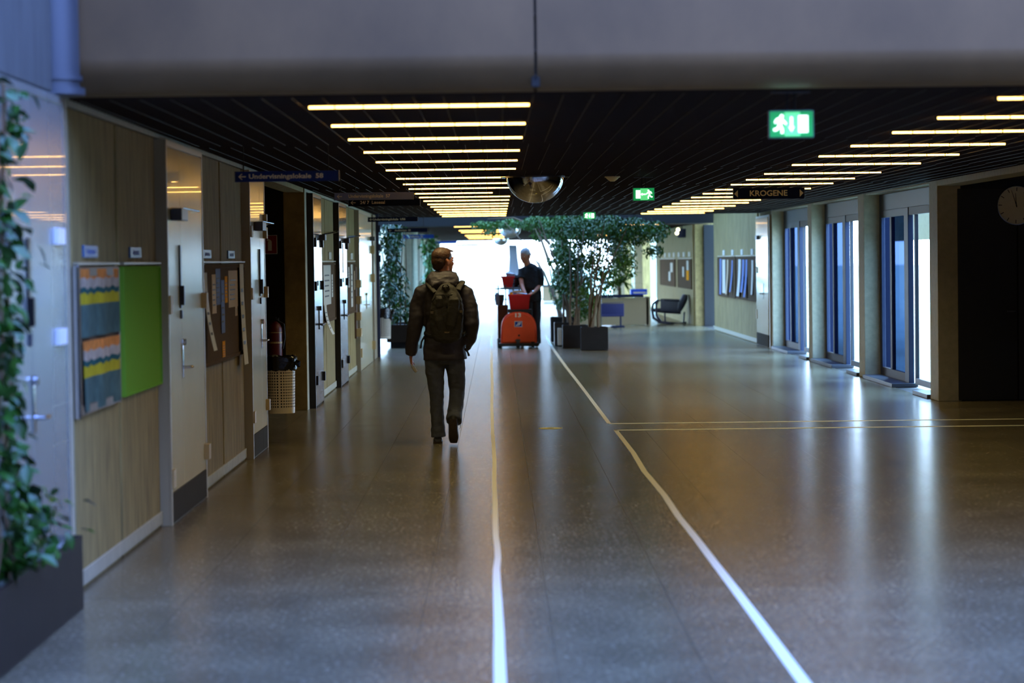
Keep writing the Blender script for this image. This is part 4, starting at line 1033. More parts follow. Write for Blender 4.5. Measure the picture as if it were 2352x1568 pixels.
# feet inside the shoes
bod.loft([A(1006, 1008, .0), A(1006, 1014, .10), A(1006, 1016, .22)], [(.032, .03), (.036, .025), (.035, .015)], n=10)
bod.loft([A(1041, 965, -.12), A(1041, 985, -.10), A(1042, 1008, -.08)], [(.032, .03), (.034, .025), (.035, .018)], n=10)
remesh(bod.build('body', M_skin, man), .0065, 3)
hair = MB(); hair_shapes(hair, W1, R1, 1.04)
remesh(hair.build('hair', M_hair, man), .006, 2, wrinkle=.0018, wscale=40)
for x in (-1, 1):
    MB().ball(W1(x * .031, .082, .008), .011, 10, 8).build('eye', M_paper, man, smooth=True)
# jacket
j = MB()
tor = [A(1017, 650, .03), A(1017, 663, .02), A(1018, 680, .02), A(1020, 720, .02), A(1021, 762, .02), A(1021, 800, .01), A(1022, 826, .01)]
j.loft(tor, [(.10, .08), (.175, .10), (.190, .12), (.180, .135), (.185, .13), (.200, .14), (.204, .145)], n=26)
j.loft([A(990, 662, .02)] + [p for p in aL], [.07, .082, .080, .072, .062, .056], n=16)
j.loft([A(1048, 662, .02)] + [p for p in aR], [.07, .084, .082, .076, .070, .060], n=16)
remesh(j.build('jacket', M_jacket, man), .011, 3, wrinkle=.007, wscale=9)
hd = MB()   # hood lying on the back of the neck
hn = 28; vs_ = []; fs = []
for jx, (rr, zz, yy) in enumerate(((.62, .085, .05), (.80, .065, .02), (.98, .03, -.02), (1.05, -.015, -.04), (.95, -.06, -.05), (.75, -.085, -.03), (.5, -.07, .0))):
    for k in range(hn):
        a = 2 * pi * k / hn; c_ = A(1016, 642)
        front = max(0, sin(a))
        vs_.append((c_.x + .152 * rr * cos(a), c_.y + .03 + yy * (1 - front) + .125 * rr * sin(a), c_.z + zz * (1 - .35 * front) + .006 * sin(5 * a + jx)))
for q in range(6):
    for k in range(hn): fs.append((q * hn + k, q * hn + (k + 1) % hn, (q + 1) * hn + (k + 1) % hn, (q + 1) * hn + k))
fs.append(tuple(range(hn))); fs.append(tuple(6 * hn + k for k in range(hn)))
hd.add(vs_, fs)
hd.loft([A(982, 650, .0), A(1000, 656, -.13), A(1025, 655, -.14), A(1050, 645, -.02)], [.03, .045, .045, .03], n=12)
remesh(hd.build('hood', M_jacket, man), .009, 4, wrinkle=.009, wscale=14)
# trousers
t_ = MB()
t_.loft([A(1021, 800, .02), A(1021, 822, .02), A(1021, 836, .02)], [(.16, .11), (.175, .115), (.16, .11)], n=20)
t_.loft([A(998, 815, .02), A(998, 850, .03), A(1001, 880, .04), A(1003, 905, .045), A(1004, 925, .035), A(1004, 950, .02), A(1006, 975, .02), A(1007, 1003, .02)], [.095, .090, .078, .070, .066, .064, .062, .074], n=18)
t_.loft([A(1045, 815, .02), A(1047, 850, .045), A(1049, 880, .09), A(1050, 897, .105), A(1048, 915, .05), A(1046, 935, .0), A(1044, 952, -.06), A(1042, 967, -.12)], [.092, .088, .080, .076, .070, .070, .070, .078], n=18)
remesh(t_.build('trousers', M_pants, man), .009, 3, wrinkle=.007, wscale=12)
# shoes
sh = MB()
sh.loft([A(1006, 1008, -.035), A(1006, 1010, .0), A(1006, 1012, .09), A(1006, 1014, .17), A(1006, 1015, .215)], [(.038, .038), (.044, .045), (.044, .038), (.048, .028), (.03, .018)], n=16)
s1 = remesh(sh.build('shoe', M_shoe, man), .006, 2)
fz = A(1006, 1016).x
MB().loft([(fz, YM - .045, .010), (fz, YM + .10, .010), (fz, YM + .235, .010)], [(.040, .010), (.040, .010), (.036, .010)], n=14, pw=.5).build('sole', M_sole, s1, smooth=True)
sh = MB()   # lifted foot stands on its toes, sole toward the camera
sh.loft([A(1041, 956, -.13), A(1041, 965, -.14), A(1041, 985, -.13), A(1042, 1003, -.10), A(1042, 1013, -.07)], [(.036, .040), (.044, .05), (.044, .042), (.050, .034), (.036, .022)], side=(1, 0, 0), n=16)
sh.loft([A(1041, 955, -.13), A(1041, 950, -.11)], [.03, .025], n=10)
s2 = remesh(sh.build('shoe', M_shoe, man), .006, 2)
MB().loft([A(1041, 962, -.178), A(1041, 975, -.175), A(1041, 990, -.160), A(1042, 1006, -.135), A(1042, 1016, -.105)], [(.034, .010), (.036, .010), (.036, .010), (.046, .010), (.034, .010)], n=16, pw=.7).build('sole', M_sole, s2, smooth=True)
MB().loft([A(1052, 972, -.14), A(1058, 976, -.14), A(1058, 983, -.14), A(1053, 985, -.14)], [.003] * 4, n=6).build('lace', M_strap, s2)

# ---------------- backpack (worn: a thing of its own)
bp = thing('backpack', 'worn olive black backpack on the back of the walking man', 'backpack', (A(1027, 770).x, YM - .14, A(1027, 770).z))
DB = -.235
b = MB()
b.loft([A(1027, 655, -.17), A(1027, 664, -.19), A(1027, 680, -.21), A(1027, 700, -.225), A(1026, 730, -.23), A(1026, 755, -.22), A(1026, 772, -.20), A(1026, 780, -.18)],
       [(.05, .05), (.085, .07), (.125, .09), (.148, .10), (.155, .105), (.150, .10), (.138, .09), (.10, .06)], n=24, pw=.8)
main = remesh(b.build('main_pack', M_pack, bp), .009, 3, wrinkle=.006, wscale=14)
b = MB().loft([A(1008, 680, -.30), A(1009, 688, -.315), A(1009, 702, -.315), A(1010, 708, -.30)], [(.030, .02), (.036, .028), (.038, .028), (.034, .02)], n=16, pw=.7)
b.loft([A(1041, 674, -.29), A(1043, 690, -.325), A(1040, 715, -.33), A(1035, 745, -.325), A(1030, 762, -.29)], [(.03, .02), (.052, .035), (.056, .04), (.046, .035), (.03, .02)], n=16, pw=.75)
b.loft([A(1006, 712, -.30), A(1010, 735, -.325), A(1014, 757, -.30)], [(.04, .02), (.044, .035), (.034, .02)], n=16, pw=.75)
remesh(b.build('front_pocket', M_pack, bp), .007, 2, wrinkle=.003, wscale=20)
MB().loft([A(992, 694, -.27), A(1002, 680, -.30), A(1018, 676, -.31), A(1024, 684, -.31)], [.004] * 4, n=6).loft([A(1030, 682, -.31), A(1036, 676, -.325), A(1050, 680, -.315), A(1060, 694, -.28)], [.004] * 4, n=6).build('zip', M_black, bp)
MB().loft([A(1016, 660, -.26), A(1018, 655, -.29), A(1028, 654, -.29), A(1031, 660, -.26)], [.006] * 4, n=8).build('carry_loop', M_strap, bp)
MB().loft([A(1016, 664, -.26), A(1024, 664, -.285), A(1032, 664, -.26)], [(.012, .02), (.03, .03), (.012, .02)], n=12).build('top_patch', M_pack, bp)
# strap spread over the shoulders
MB().loft([A(1000, 672, -.20), A(990, 661, -.14), A(982, 650, -.04), A(984, 646, .06), A(990, 668, .17)], [(.022, .012)] * 5, n=10).build('shoulder_strap', M_pack, bp)
MB().loft([A(1051, 666, -.20), A(1056, 656, -.14), A(1062, 650, -.03), A(1062, 646, .06), A(1052, 668, .17)], [(.028, .012)] * 5, n=10).build('shoulder_strap', M_pack, bp)
MB().loft([A(1046, 653, -.165), A(1047, 652, -.18)], [.014, .012], n=14).build('buckle', M_wire, bp)
for x, y in ((995, 716), (1059, 714)): MB().bbox(A(x, y).x - .018, A(x, y).x + .018, YM - .30, YM - .285, A(x, y).z - .012, A(x, y).z + .012, b=.003).build('buckle', mat('buckle_tan', (104, 92, 66), .5), bp)
for xa, xb in ((992, 1001), (1053, 1062)): MB().loft([A(xa, 716, -.27), A(xb, 722, -.30), A((xa + xb) / 2, 745, -.28)], [(.008, .003)] * 3, n=6).build('side_strap', M_strap, bp)
MB().loft([A(1026, 698, -.335), A(1027, 704, -.34)], [.006, .006], n=6).build('zip_pull', M_chrome, bp)
MB().loft([A(975, 765, -.02), A(985, 772, -.14), A(1026, 774, -.24), A(1065, 768, -.14), A(1074, 760, -.02)], [(.02, .008)] * 5, side=(0, 0, 1), n=8).build('hip_belt', M_strap, bp)
MB().loft([A(1068, 800, -.05), A(1074, 808, -.06), A(1077, 817, -.05)], [(.012, .006), (.008, .005), (.012, .006)], n=8).loft([A(975, 772, -.03), A(968, 785, -.04), A(966, 800, -.03)], [(.008, .004)] * 3, n=8).build('strap_end', M_strap, bp)
letters('TIGHT', .016, (A(1028, 761).x, YM - .322, A(1028, 761).z), bp, M_papert, width=.05)
# paper in the hanging hand
pr_ = tag(MB().loft([A(944, 836, .06), A(950, 845, .06), A(957, 854, .06)], [(.006, .02), (.016, .018), (.014, .012)], n=10).build('rolled_paper', M_paper, smooth=True), 'rolled white paper held in the walking man\'s left hand', 'paper')

# ---------------- man beside the orange cart
YC = 47.1
def C(px, py, dy=0.0): return at(px, py, YC + dy)
m2 = thing('person', 'grey haired man in black polo shirt standing beside the orange cart', 'person', (C(1225, 795).x, YC, 0))
b = MB(); h2 = C(1206, 587, -.02)
W2, R2 = head_shapes(b, h2, radians(212), 1.2, pitch=radians(-16))
b.loft([C(1215, 618), C(1211, 606), C(1208, 594)], [.085, .072, .068], n=14)
b.loft([C(1217, 612), C(1218, 622), C(1218, 645), C(1217, 668), C(1224, 685)], [(.10, .08), (.17, .10), (.17, .12), (.165, .14), (.15, .11)], n=18)
b2a = [C(1236, 622), C(1241, 640, -.02), C(1240, 656, -.04), C(1229, 668, -.28), C(1221, 674, -.42)]
b.loft([C(1230, 616)] + b2a, [.055, .055, .046, .042, .036, .028], n=12)
b2b = [C(1199, 622), C(1197, 640, -.08), C(1199, 655, -.18), C(1203, 666, -.35), C(1207, 674, -.45)]
b.loft([C(1206, 618)] + b2b, [.05, .05, .045, .042, .036, .028], n=12)
hand(b, C(1220, 674, -.43), (-.6, -.5, -.25), (.1, .2, -1), 1.0, .9, thumb=-1)
hand(b, C(1207, 675, -.46), (.2, -.5, -.3), (-.1, 0, -1), 1.0, .9, thumb=1)
b.loft([C(1218, 680), C(1216, 705, -.02), C(1216, 740, .02), C(1217, 785, .05)], [.07, .06, .05, .04], n=14)
b.loft([C(1230, 680), C(1231, 705, -.02), C(1231, 740, .0), C(1232, 787, .02)], [.07, .06, .05, .04], n=14)
for x, dy in ((1217, .05), (1232, .02)): b.loft([(C(x, 795, dy).x, YC + dy + .05, .05), (C(x, 795, dy).x, YC + dy - .06, .04), (C(x, 795, dy).x, YC + dy - .16, .03)], [.04, .042, .03], n=10)
remesh(b.build('body', M_skin, m2), .008, 3)
hh = MB(); hair_shapes(hh, W2, R2, 1.2, short=True); remesh(hh.build('hair', M_hairg, m2), .008, 2)
for x in (-1, 1): MB().ball(W2(x * .031, .082, .008), .012, 10, 8).build('eye', M_paper, m2, smooth=True)
b = MB()
b.loft([C(1213, 607), C(1216, 613), C(1218, 624), C(1219, 645), C(1219, 662), C(1222, 678)], [(.075, .07), (.14, .10), (.19, .125), (.195, .155), (.20, .175), (.175, .15)], n=22)
b.loft([C(1228, 617)] + b2a[:3], [.07, .085, .085, .075], n=14); b.loft([C(1208, 618), b2b[0], b2b[1]], [.07, .08, .075], n=14)
remesh(b.build('polo_shirt', M_polo, m2), .010, 3, wrinkle=.006, wscale=8)
b = MB()
b.loft([C(1223, 668), C(1224, 680), C(1224, 692)], [(.17, .14), (.175, .145), (.17, .13)], n=20)
b.loft([C(1217, 685), C(1216, 710), C(1216, 745, .01), C(1217, 789, .04)], [.10, .095, .080, .085], n=16)
b.loft([C(1231, 685), C(1232, 710), C(1232, 745, .0), C(1233, 789, .02)], [.10, .095, .080, .085], n=16)
remesh(b.build('trousers', M_black, m2), .011, 3, wrinkle=.006, wscale=9)
for x, dy in ((1217, .05), (1232, .02)):
    fx_ = C(x, 795, dy).x
    MB().loft([(fx_, YC + dy + .10, .055), (fx_, YC + dy, .06), (fx_, YC + dy - .12, .045), (fx_, YC + dy - .20, .03)], [(.045, .045), (.05, .055), (.052, .042), (.035, .025)], n=14).build('shoe', M_shoe, m2, smooth=True)
w_ = C(1222, 671, -.38); MB().loft([w_ + Vector((-.01, -.01, .0)), w_ + Vector((.012, .012, .004))], [.038, .038], n=14).build('wristwatch', M_chrome, m2, smooth=True)

# ================================================================ ORANGE CART
YK = 46.3
def K(px, py, dy=0.0): return at(px, py, YK + dy)
cart = thing('tow_cart', 'orange round-fronted cleaning cart with the number 13', 'cart', (K(1190, 800).x, YK, 0))
xl, xr = K(1150, 750).x, K(1233, 750).x; zt, zb = K(1190, 716).z, K(1190, 789).z
xm, hw = (xl + xr) / 2, (xr - xl) / 2; pts = [(xl, zb), (xr, zb)]
for k in range(17):
    a = pi * k / 16; pts.append((xm + hw * .985 * math.copysign(abs(cos(a)) ** .8, cos(a)), zb + (zt - zb) * .42 + (zt - zb) * .58 * abs(sin(a)) ** .85))
bm = bmesh.new(); fv = [bm.verts.new((x, YK, z)) for x, z in pts]; f0 = bm.faces.new(fv)
ex_ = bmesh.ops.extrude_face_region(bm, geom=[f0]); bmesh.ops.translate(bm, vec=(0, .55, 0), verts=[v for v in ex_['geom'] if isinstance(v, bmesh.types.BMVert)])
bmesh.ops.bevel(bm, geom=[e for e in bm.edges if abs(e.verts[0].co.y - YK) < 1e-4 and abs(e.verts[1].co.y - YK) < 1e-4], offset=.035, segments=3, affect='EDGES')
MB().bm(bm).build('hood', M_orange, cart, smooth=True)
letters('13', .105, (K(1189, 724).x, YK - .002, K(1189, 724).z), cart, M_paper, bold=.004, width=.11, name='digit', split=True)
lg = K(1190.5, 744); pl_ = MB().bbox(lg.x - .075, lg.x + .075, YK - .006, YK + .002, lg.z - .055, lg.z + .055, b=.003).build('badge', M_paper, cart)
MB().bbox(lg.x - .067, lg.x + .067, YK - .009, YK - .005, lg.z - .047, lg.z + .047, b=.002).build('badge_field', M_blue, pl_)
q = MB()
q.prism([(lg.x - .05, lg.z - .03), (lg.x - .015, lg.z - .03), (lg.x + .012, lg.z + .032), (lg.x - .004, lg.z + .032), (lg.x - .022, lg.z - .016), (lg.x - .044, lg.z - .016)], YK - .012, YK - .009)
q.prism([(lg.x + .0, lg.z - .03), (lg.x + .014, lg.z - .03), (lg.x + .030, lg.z + .02), (lg.x + .055, lg.z + .02), (lg.x + .055, lg.z + .034), (lg.x + .022, lg.z + .034)], YK - .012, YK - .009)
q.prism([(lg.x + .022, lg.z - .005), (lg.x + .046, lg.z - .005), (lg.x + .046, lg.z + .007), (lg.x + .022, lg.z + .007)], YK - .012, YK - .009)
q.build('badge_mark', M_paper, pl_)
MB().ball((K(1192, 770).x, YK - .005, K(1192, 770).z), .02, 10, 6).build('plug', M_black, cart)
MB().bbox(xl - .04, xr + .04, YK - .03, YK + .52, zb - .05, zb + .01, b=.012).build('bumper', M_rubber, cart, smooth=False)
MB().bbox(xl - .05, K(1209, 700).x, YK + .55, YK + 2.0, zb - .03, zb + .03, b=.01).build('platform', M_greym, cart)
for px, dy in ((1147, .5), (1190, .02), (1224, .1), (1150, 1.7), (1202, 1.7)):
    x = K(px, 800).x; zr = .09
    w = MB().cyl((x - .035, YK + dy, zr), (x + .035, YK + dy, zr), zr, n=24).build('wheel', M_rubber, cart, smooth=True)
    MB().cyl((x - .037, YK + dy, zr), (x + .037, YK + dy, zr), .035, n=16).build('hub', M_greym, w)
    MB().bbox(x - .05, x + .05, YK + dy - .03, YK + dy + .03, zr * 1.6, max(zb, .17), b=.008).build('fork', M_greym, w)
# brown side bin and rails standing on the platform, left
MB().bbox(K(1143, 740).x, K(1168, 740).x, YK + .6, YK + 1.1, zb, K(1150, 702).z, b=.02).build('side_locker', mat('dark_red_brown', (66, 30, 24), .5), cart)
for px in (1145, 1162, 1180, 1194):
    MB().cyl((K(px, 700).x, YK + .62, zb), (K(px, 700).x, YK + .62, K(px, 655).z), .014, n=10).build('rail_post', M_greym, cart)
MB().cyl((K(1140, 664).x, YK + .62, K(1140, 664).z), (K(1196, 662).x, YK + .62, K(1196, 662).z), .014, n=10).build('top_rail', M_greym, cart)
MB().bbox(K(1150, 664).x, K(1196, 664).x, YK + .5, YK + 1.2, K(1180, 665).z, K(1180, 661).z, b=.008).build('upper_shelf', M_greym, cart)
MB().bbox(K(1166, 715).x, K(1222, 715).x, YK + .05, YK + .5, K(1190, 716).z - .02, K(1190, 713).z + .02, b=.01).build('basket_bracket', M_rubber, cart)
def basket(label, x0, x1, y0, z0, z1, handle=True, d=.32):
    t = thing('shopping_basket', label, 'basket', ((x0 + x1) / 2, y0 + d / 2, z0))
    b = MB(); ins = .035; w = x1 - x0
    o = lambda q, zz: [(x0 + ins * q, y0 + ins * q, zz), (x1 - ins * q, y0 + ins * q, zz), (x1 - ins * q, y0 + d - ins * q, zz), (x0 + ins * q, y0 + d - ins * q, zz)]
    O0, O1, I1, I0 = o(1, z0), o(0, z1), o(.25, z1), o(1.25, z0 + .02)
    b.add(O0 + O1 + I1 + I0, [(3, 2, 1, 0)] + [(k, (k + 1) % 4, 4 + (k + 1) % 4, 4 + k) for k in range(4)] + [(4 + k, 4 + (k + 1) % 4, 8 + (k + 1) % 4, 8 + k) for k in range(4)] + [(8 + k, 8 + (k + 1) % 4, 12 + (k + 1) % 4, 12 + k) for k in range(4)] + [(12, 13, 14, 15)])
    b.build('tub', M_basket, t)
    r = MB()
    for ya in (y0 - .012, y0 + d - .008): r.bbox(x0 - .015, x1 + .015, ya, ya + .02, z1 - .035, z1, b=.004)
    for xa in (x0 - .015, x1 - .005): r.bbox(xa, xa + .02, y0, y0 + d, z1 - .035, z1, b=.004)
    r.build('rim', M_basket, t)
    s_ = MB()
    n = int(w / .035)
    for k in range(1, n):
        xa = x0 + w * k / n
        s_.box(xa - .004, xa + .004, y0 + .0, y0 + .008 + .02, z0 + .03, z1 - .04)
    s_.build('ribs', M_basket, t, kind='stuff')
    if handle: MB().loft([(x0 + .02, y0 + .03, z1), (x0 + .05, y0 - .02, z1 + .045), (x1 - .06, y0 - .02, z1 + .005), (x1 - .03, y0 + .03, z1 - .01)], [.009] * 4, n=8).build('handle', M_chrome, t, smooth=True)
    return t
basket('front red plastic basket on the nose of the orange cart', K(1168, 690).x, K(1218, 690).x, YK + .08, K(1190, 713).z, K(1190, 676).z)
basket('upper red plastic basket at the back of the orange cart', K(1152, 650, .6).x, K(1181, 650, .6).x, YK + .62, K(1166, 660, .6).z, K(1166, 634, .6).z, handle=False, d=.3)
for i, (px, py, m, l) in enumerate(((1174, 678, M_papero, 'small yellow pack in the front red basket'), (1183, 679, M_paperb, 'small blue pack in the front red basket'), (1198, 678, M_papert, 'small tan pack in the front red basket'), (1209, 681, M_paper, 'small white pack at the right of the front red basket'))):
    p = K(px, py); tag(MB().bbox(p.x - .03, p.x + .03, YK + .12, YK + .2, p.z - .10, p.z + .055, b=.01).build('carton', m), l, 'pack')
tag(MB().bbox(K(1178, 672).x, K(1206, 672).x, YK + .42, YK + .75, K(1190, 676).z - .02, K(1190, 668).z, b=.008).build('cardboard_box', M_papert), 'tan cardboard lid lying behind the front red basket', 'box')
tag(MB().loft([K(1172, 634, .8), K(1172, 628, .8), K(1173, 625, .8)], [.08, .10, .05], n=14).build('plastic_bag', mat('clear_bag', (150, 160, 180), .2), smooth=True), 'crumpled pale plastic bag in the upper red basket', 'bag')
bk = thing('rubbish_sack', 'dark sack standing on the cart between basket and man', 'sack', (K(1188, 640).x, YK + .9, K(1188, 662).z))
remesh(MB().loft([K(1187, 660.5, 1.0), K(1187, 650, 1.0), K(1188, 638, 1.0), K(1188, 631, 1.0)], [.07, .085, .08, .06], n=18).build('sack', M_bag, bk), .012, 2, wrinkle=.012, wscale=14)
ms = thing('mop_bucket', 'grey bucket with cloths hanging at the left end of the cart', 'bucket', (K(1147, 690).x, YK + .7, K(1147, 702).z))
MB().loft([K(1147, 701, .75), K(1147, 690, .75), K(1147, 676, .75)], [.07, .09, .10], n=16).build('bucket', M_greym, ms, smooth=True)
MB().loft([K(1143, 672, .6), K(1143, 685, .58), K(1144, 700, .6)], [(.03, .01), (.04, .012), (.03, .01)], n=8).build('cloth', M_paperb, ms, smooth=True)
# ================================================================ PLANTS
def leaf_shape(L, W_, fold=.25, droop=.15):
    """one leaf: 12 triangles, from the stalk along +X"""
    pts = [(0, 0), (.22, .30), (.5, .5), (.8, .30), (1, 0)]
    v = []; mid = []
    for k, (u, w) in enumerate(pts):
        z = -droop * L * u * u
        mid.append((u * L, 0, z))
        if 0 < k < 4: v.append((u * L, w * W_, z + fold * w * W_)); v.append((u * L, -w * W_, z + fold * w * W_))
    V = mid + v      # mid 0..4, then (l,r) pairs 5..10
    Fc = [(0, 1, 5), (0, 6, 1), (1, 2, 7, 5), (1, 6, 8, 2), (2, 3, 9, 7), (2, 8, 10, 3), (3, 4, 9), (3, 10, 4)]
    return V, Fc
def leaf_cloud(positions, L, W_, name, m, parent, rr, droop_dir=(0, 0, -1), spread=1.0):
    """stuff: many leaves in one mesh"""
    V0, F0 = leaf_shape(L, W_)
    n = len(positions); V0a = np.array(V0); out = np.zeros((n, len(V0), 3)); 
    for i, p in enumerate(positions):
        d = Vector((rr.gauss(0, 1), rr.gauss(0, 1), rr.gauss(-.35, .6))).normalized() * spread + Vector(droop_dir) * .5
        d.normalize(); up = Vector((rr.gauss(0, .5), rr.gauss(0, .5), 1)); sd = up.cross(d).normalized(); up = d.cross(sd)
        M_ = np.array([d, sd, up]) * rr.uniform(.7, 1.25)
        out[i] = V0a @ M_ + np.array(p)
    b = MB(); b.v = []
    off = Vector((0, 0, 0)); q = parent
    while q is not None: off += q.location; q = q.parent
    out -= np.array(off)
    me = bpy.data.meshes.new(name)
    fs = [tuple(k + i * len(V0) for k in f) for i in range(n) for f in F0]
    me.from_pydata(out.reshape(-1, 3).tolist(), [], fs); me.materials.append(m); me.update()
    me.polygons.foreach_set('use_smooth', [True] * len(me.polygons))
    o = bpy.data.objects.new(name, me); COL.objects.link(o); o.parent = parent; o['kind'] = 'stuff'
    return o
# ---- foreground climber in the long trough, far left
rr = random.Random(5)
tr = thing('planter', 'long dark brown trough planter in the near left corner', 'planter', (-2.11, 9.5, 0))
b = MB(); b.box(-2.135, -2.06, 7.6, 11.93, 0, .035)
xo, xi, za, zb_ = -2.06, -2.30, 0.0, .365
for s_ in ((xo - .02, xo, 7.6, 11.9), (-2.11, -2.09, 7.6, 11.9)): pass
b = MB().bbox(-2.08, -2.06, 7.6, 11.9, 0, .365, b=.004).bbox(-2.118, -2.08, 11.875, 11.9, 0, .365, b=.002).bbox(-2.118, -2.08, 7.6, 7.62, 0, .365, b=.002).box(-2.118, -2.08, 7.62, 11.875, 0, .02)
b.build('box', M_planter, tr)
MB().box(-2.117, -2.081, 7.62, 11.875, .30, .335).build('soil', M_soil, tr)
cl = thing('climber_plant', 'glossy leafy climber at the near left edge, out of focus', 'plant', (-2.10, 10.2, .33))
stems = []
for k in range(9):
    y = 9.0 + .17 * k; x = -2.10; pts = []
    H = rr.uniform(.7, 1.1) if y > 10.8 else rr.uniform(1.7, 2.2)
    for q in range(9):
        pts.append((x + .02 * sin(q * 1.7 + k), y + .05 * sin(q * 1.1 + 2 * k), .32 + H * q / 8))
    stems.append(pts); MB().loft(pts, [.008] * 9, n=6).build('stem', M_bark, cl)
# leaf anchor points picked from the outline seen at the left edge
anchors = []
def put(px, py, Y, n, sx, sy):
    for _ in range(n):
        anchors.append(at(px + rr.gauss(0, sx), py + rr.gauss(0, sy), Y + rr.uniform(-.25, .25)))
put(20, 215, 10.5, 10, 22, 18); put(10, 300, 10.4, 20, 20, 26); put(5, 420, 10.4, 14, 20, 40); put(8, 560, 10.4, 18, 20, 40); put(5, 690, 10.4, 20, 24, 40)
put(2, 820, 10.4, 22, 20, 50); put(5, 930, 10.4, 20, 20, 40); put(20, 1060, 10.5, 22, 24, 30); put(40, 1130, 10.7, 26, 34, 22); put(80, 1190, 10.9, 34, 40, 22); put(40, 1240, 10.6, 36, 36, 28); put(10, 1290, 10.3, 20, 20, 22)
anchors += [at(85, 560, 10.6), at(90, 606, 10.6), at(60, 640, 10.6), at(120, 1140, 10.9), at(190, 1150, 11.2), at(185, 1215, 11.2), at(150, 1220, 11.0), at(70, 1025, 10.7), at(35, 1045, 10.6)]
LM = []
for q in range(3):
    V0, F0 = leaf_shape((.085, .10, .07)[q], (.05, .055, .045)[q], fold=.3, droop=.3)
    me = bpy.data.meshes.new('leaf'); me.from_pydata(V0, [], F0); me.materials.append(M_leaf2)
    me.polygons.foreach_set('use_smooth', [True] * len(me.polygons)); me.update(); LM.append(me)
cloc = Vector(cl.location)
back = []
for px, py, n_, sx, sy in ((-20, 300, 60, 24, 60), (-10, 520, 90, 24, 90), (-5, 760, 110, 26, 90), (0, 960, 110, 28, 70), (15, 1120, 120, 36, 40), (30, 1220, 150, 50, 36), (-10, 1290, 70, 30, 22)):
    for _ in range(n_): back.append(at(px + rr.gauss(0, sx), py + rr.gauss(0, sy), 10.2 + rr.uniform(-.2, .5)))
leaf_cloud([tuple(p) for p in back if p.x > -2.12], .08, .045, 'foliage', M_leaf2, cl, rr)
for i, p in enumerate(anchors[:296]):
    o = bpy.data.objects.new('leaf', LM[i % 3]); COL.objects.link(o); o.parent = cl; o.location = p - cloc
    o.rotation_euler = (rr.uniform(-.7, .7), rr.uniform(-.2, 1.0), rr.uniform(-2.0, 1.2)); s_ = rr.uniform(.75, 1.25); o.scale = (s_, s_, s_)

def trough(label, x0, x1, y0, y1, z0, z1, legs=False, nm='planter'):
    t = thing(nm, label, 'planter', ((x0 + x1) / 2, (y0 + y1) / 2, z0))
    w = .02
    b = MB().bbox(x0, x1, y0, y0 + w, z0, z1, b=.004).bbox(x0, x1, y1 - w, y1, z0, z1, b=.004).bbox(x0, x0 + w, y0 + w, y1 - w, z0, z1, b=.004).bbox(x1 - w, x1, y0 + w, y1 - w, z0, z1, b=.004).box(x0 + w, x1 - w, y0 + w, y1 - w, z0 + .01, z0 + .03)
    b.build('box', M_planter, t); MB().box(x0 + w, x1 - w, y0 + w, y1 - w, z1 - .07, z1 - .04).build('soil', M_soil, t)
    return t
# ---- left climbers beyond the corridor wall
def column_plant(label, pl_label, Y, pxs, pys, n, rnd, zb, depth=1.2, L=.10):
    x0, x1 = at(pxs[0], 600, Y).x, at(pxs[1], 600, Y).x; z1, z0 = at(900, pys[0], Y).z, at(900, pys[1], Y).z
    t = thing('climber_plant', label, 'plant', ((x0 + x1) / 2, Y, zb))
    for k in range(7):
        x = x0 + (x1 - x0) * (k + .5) / 7; y = Y + rnd.uniform(-.3, .3)
        MB().loft([(x, y, zb), (x + rnd.uniform(-.1, .1), y, (z0 + z1) / 2), (x + rnd.uniform(-.12, .12), y, z1 - .1)], [.015, .011, .006], n=6).build('stem', M_bark, t)
    pos = []
    for _ in range(n):
        v = rnd.random(); wv = .75 + .25 * sin(v * 7) + .15 * sin(v * 17)
        pos.append(((x0 + x1) / 2 + (x1 - x0) / 2 * wv * max(-1.2, min(1.2, rnd.gauss(0, .6))), Y + rnd.gauss(0, depth * .35), z0 + (z1 - z0) * v))
    leaf_cloud(pos, L, L * .5, 'foliage', M_leaf2, t, rnd); return t
zt_ = .42
trough('dark trough planter under the first left climber plant', -2.16, -1.55, 47.2, 49.4, .12, .46)
struct('planter_plinth', MB().box(-2.1, -1.65, 47.5, 49.1, 0, .12), M_black)
cp1 = column_plant('tall leafy climber plant behind the far wastebasket on the left', '', 48.2, (868, 932), (515, 735), 2100, random.Random(3), .42)
leaf_cloud([(rr.gauss(-1.62, .12), 48.0 + rr.gauss(0, .3), .62 + rr.gauss(0, .10)) for _ in range(160)], .10, .055, 'trailing_leaves', M_leaf2, cp1, rr)
trough('dark trough planter under the second left climber plant', -2.1, -1.5, 66, 68.6, .02, .42)
column_plant('second, darker leafy climber plant seen left of the walking man\'s head', '', 67.0, (966, 1004), (538, 760), 1500, random.Random(4), .38, L=.12)

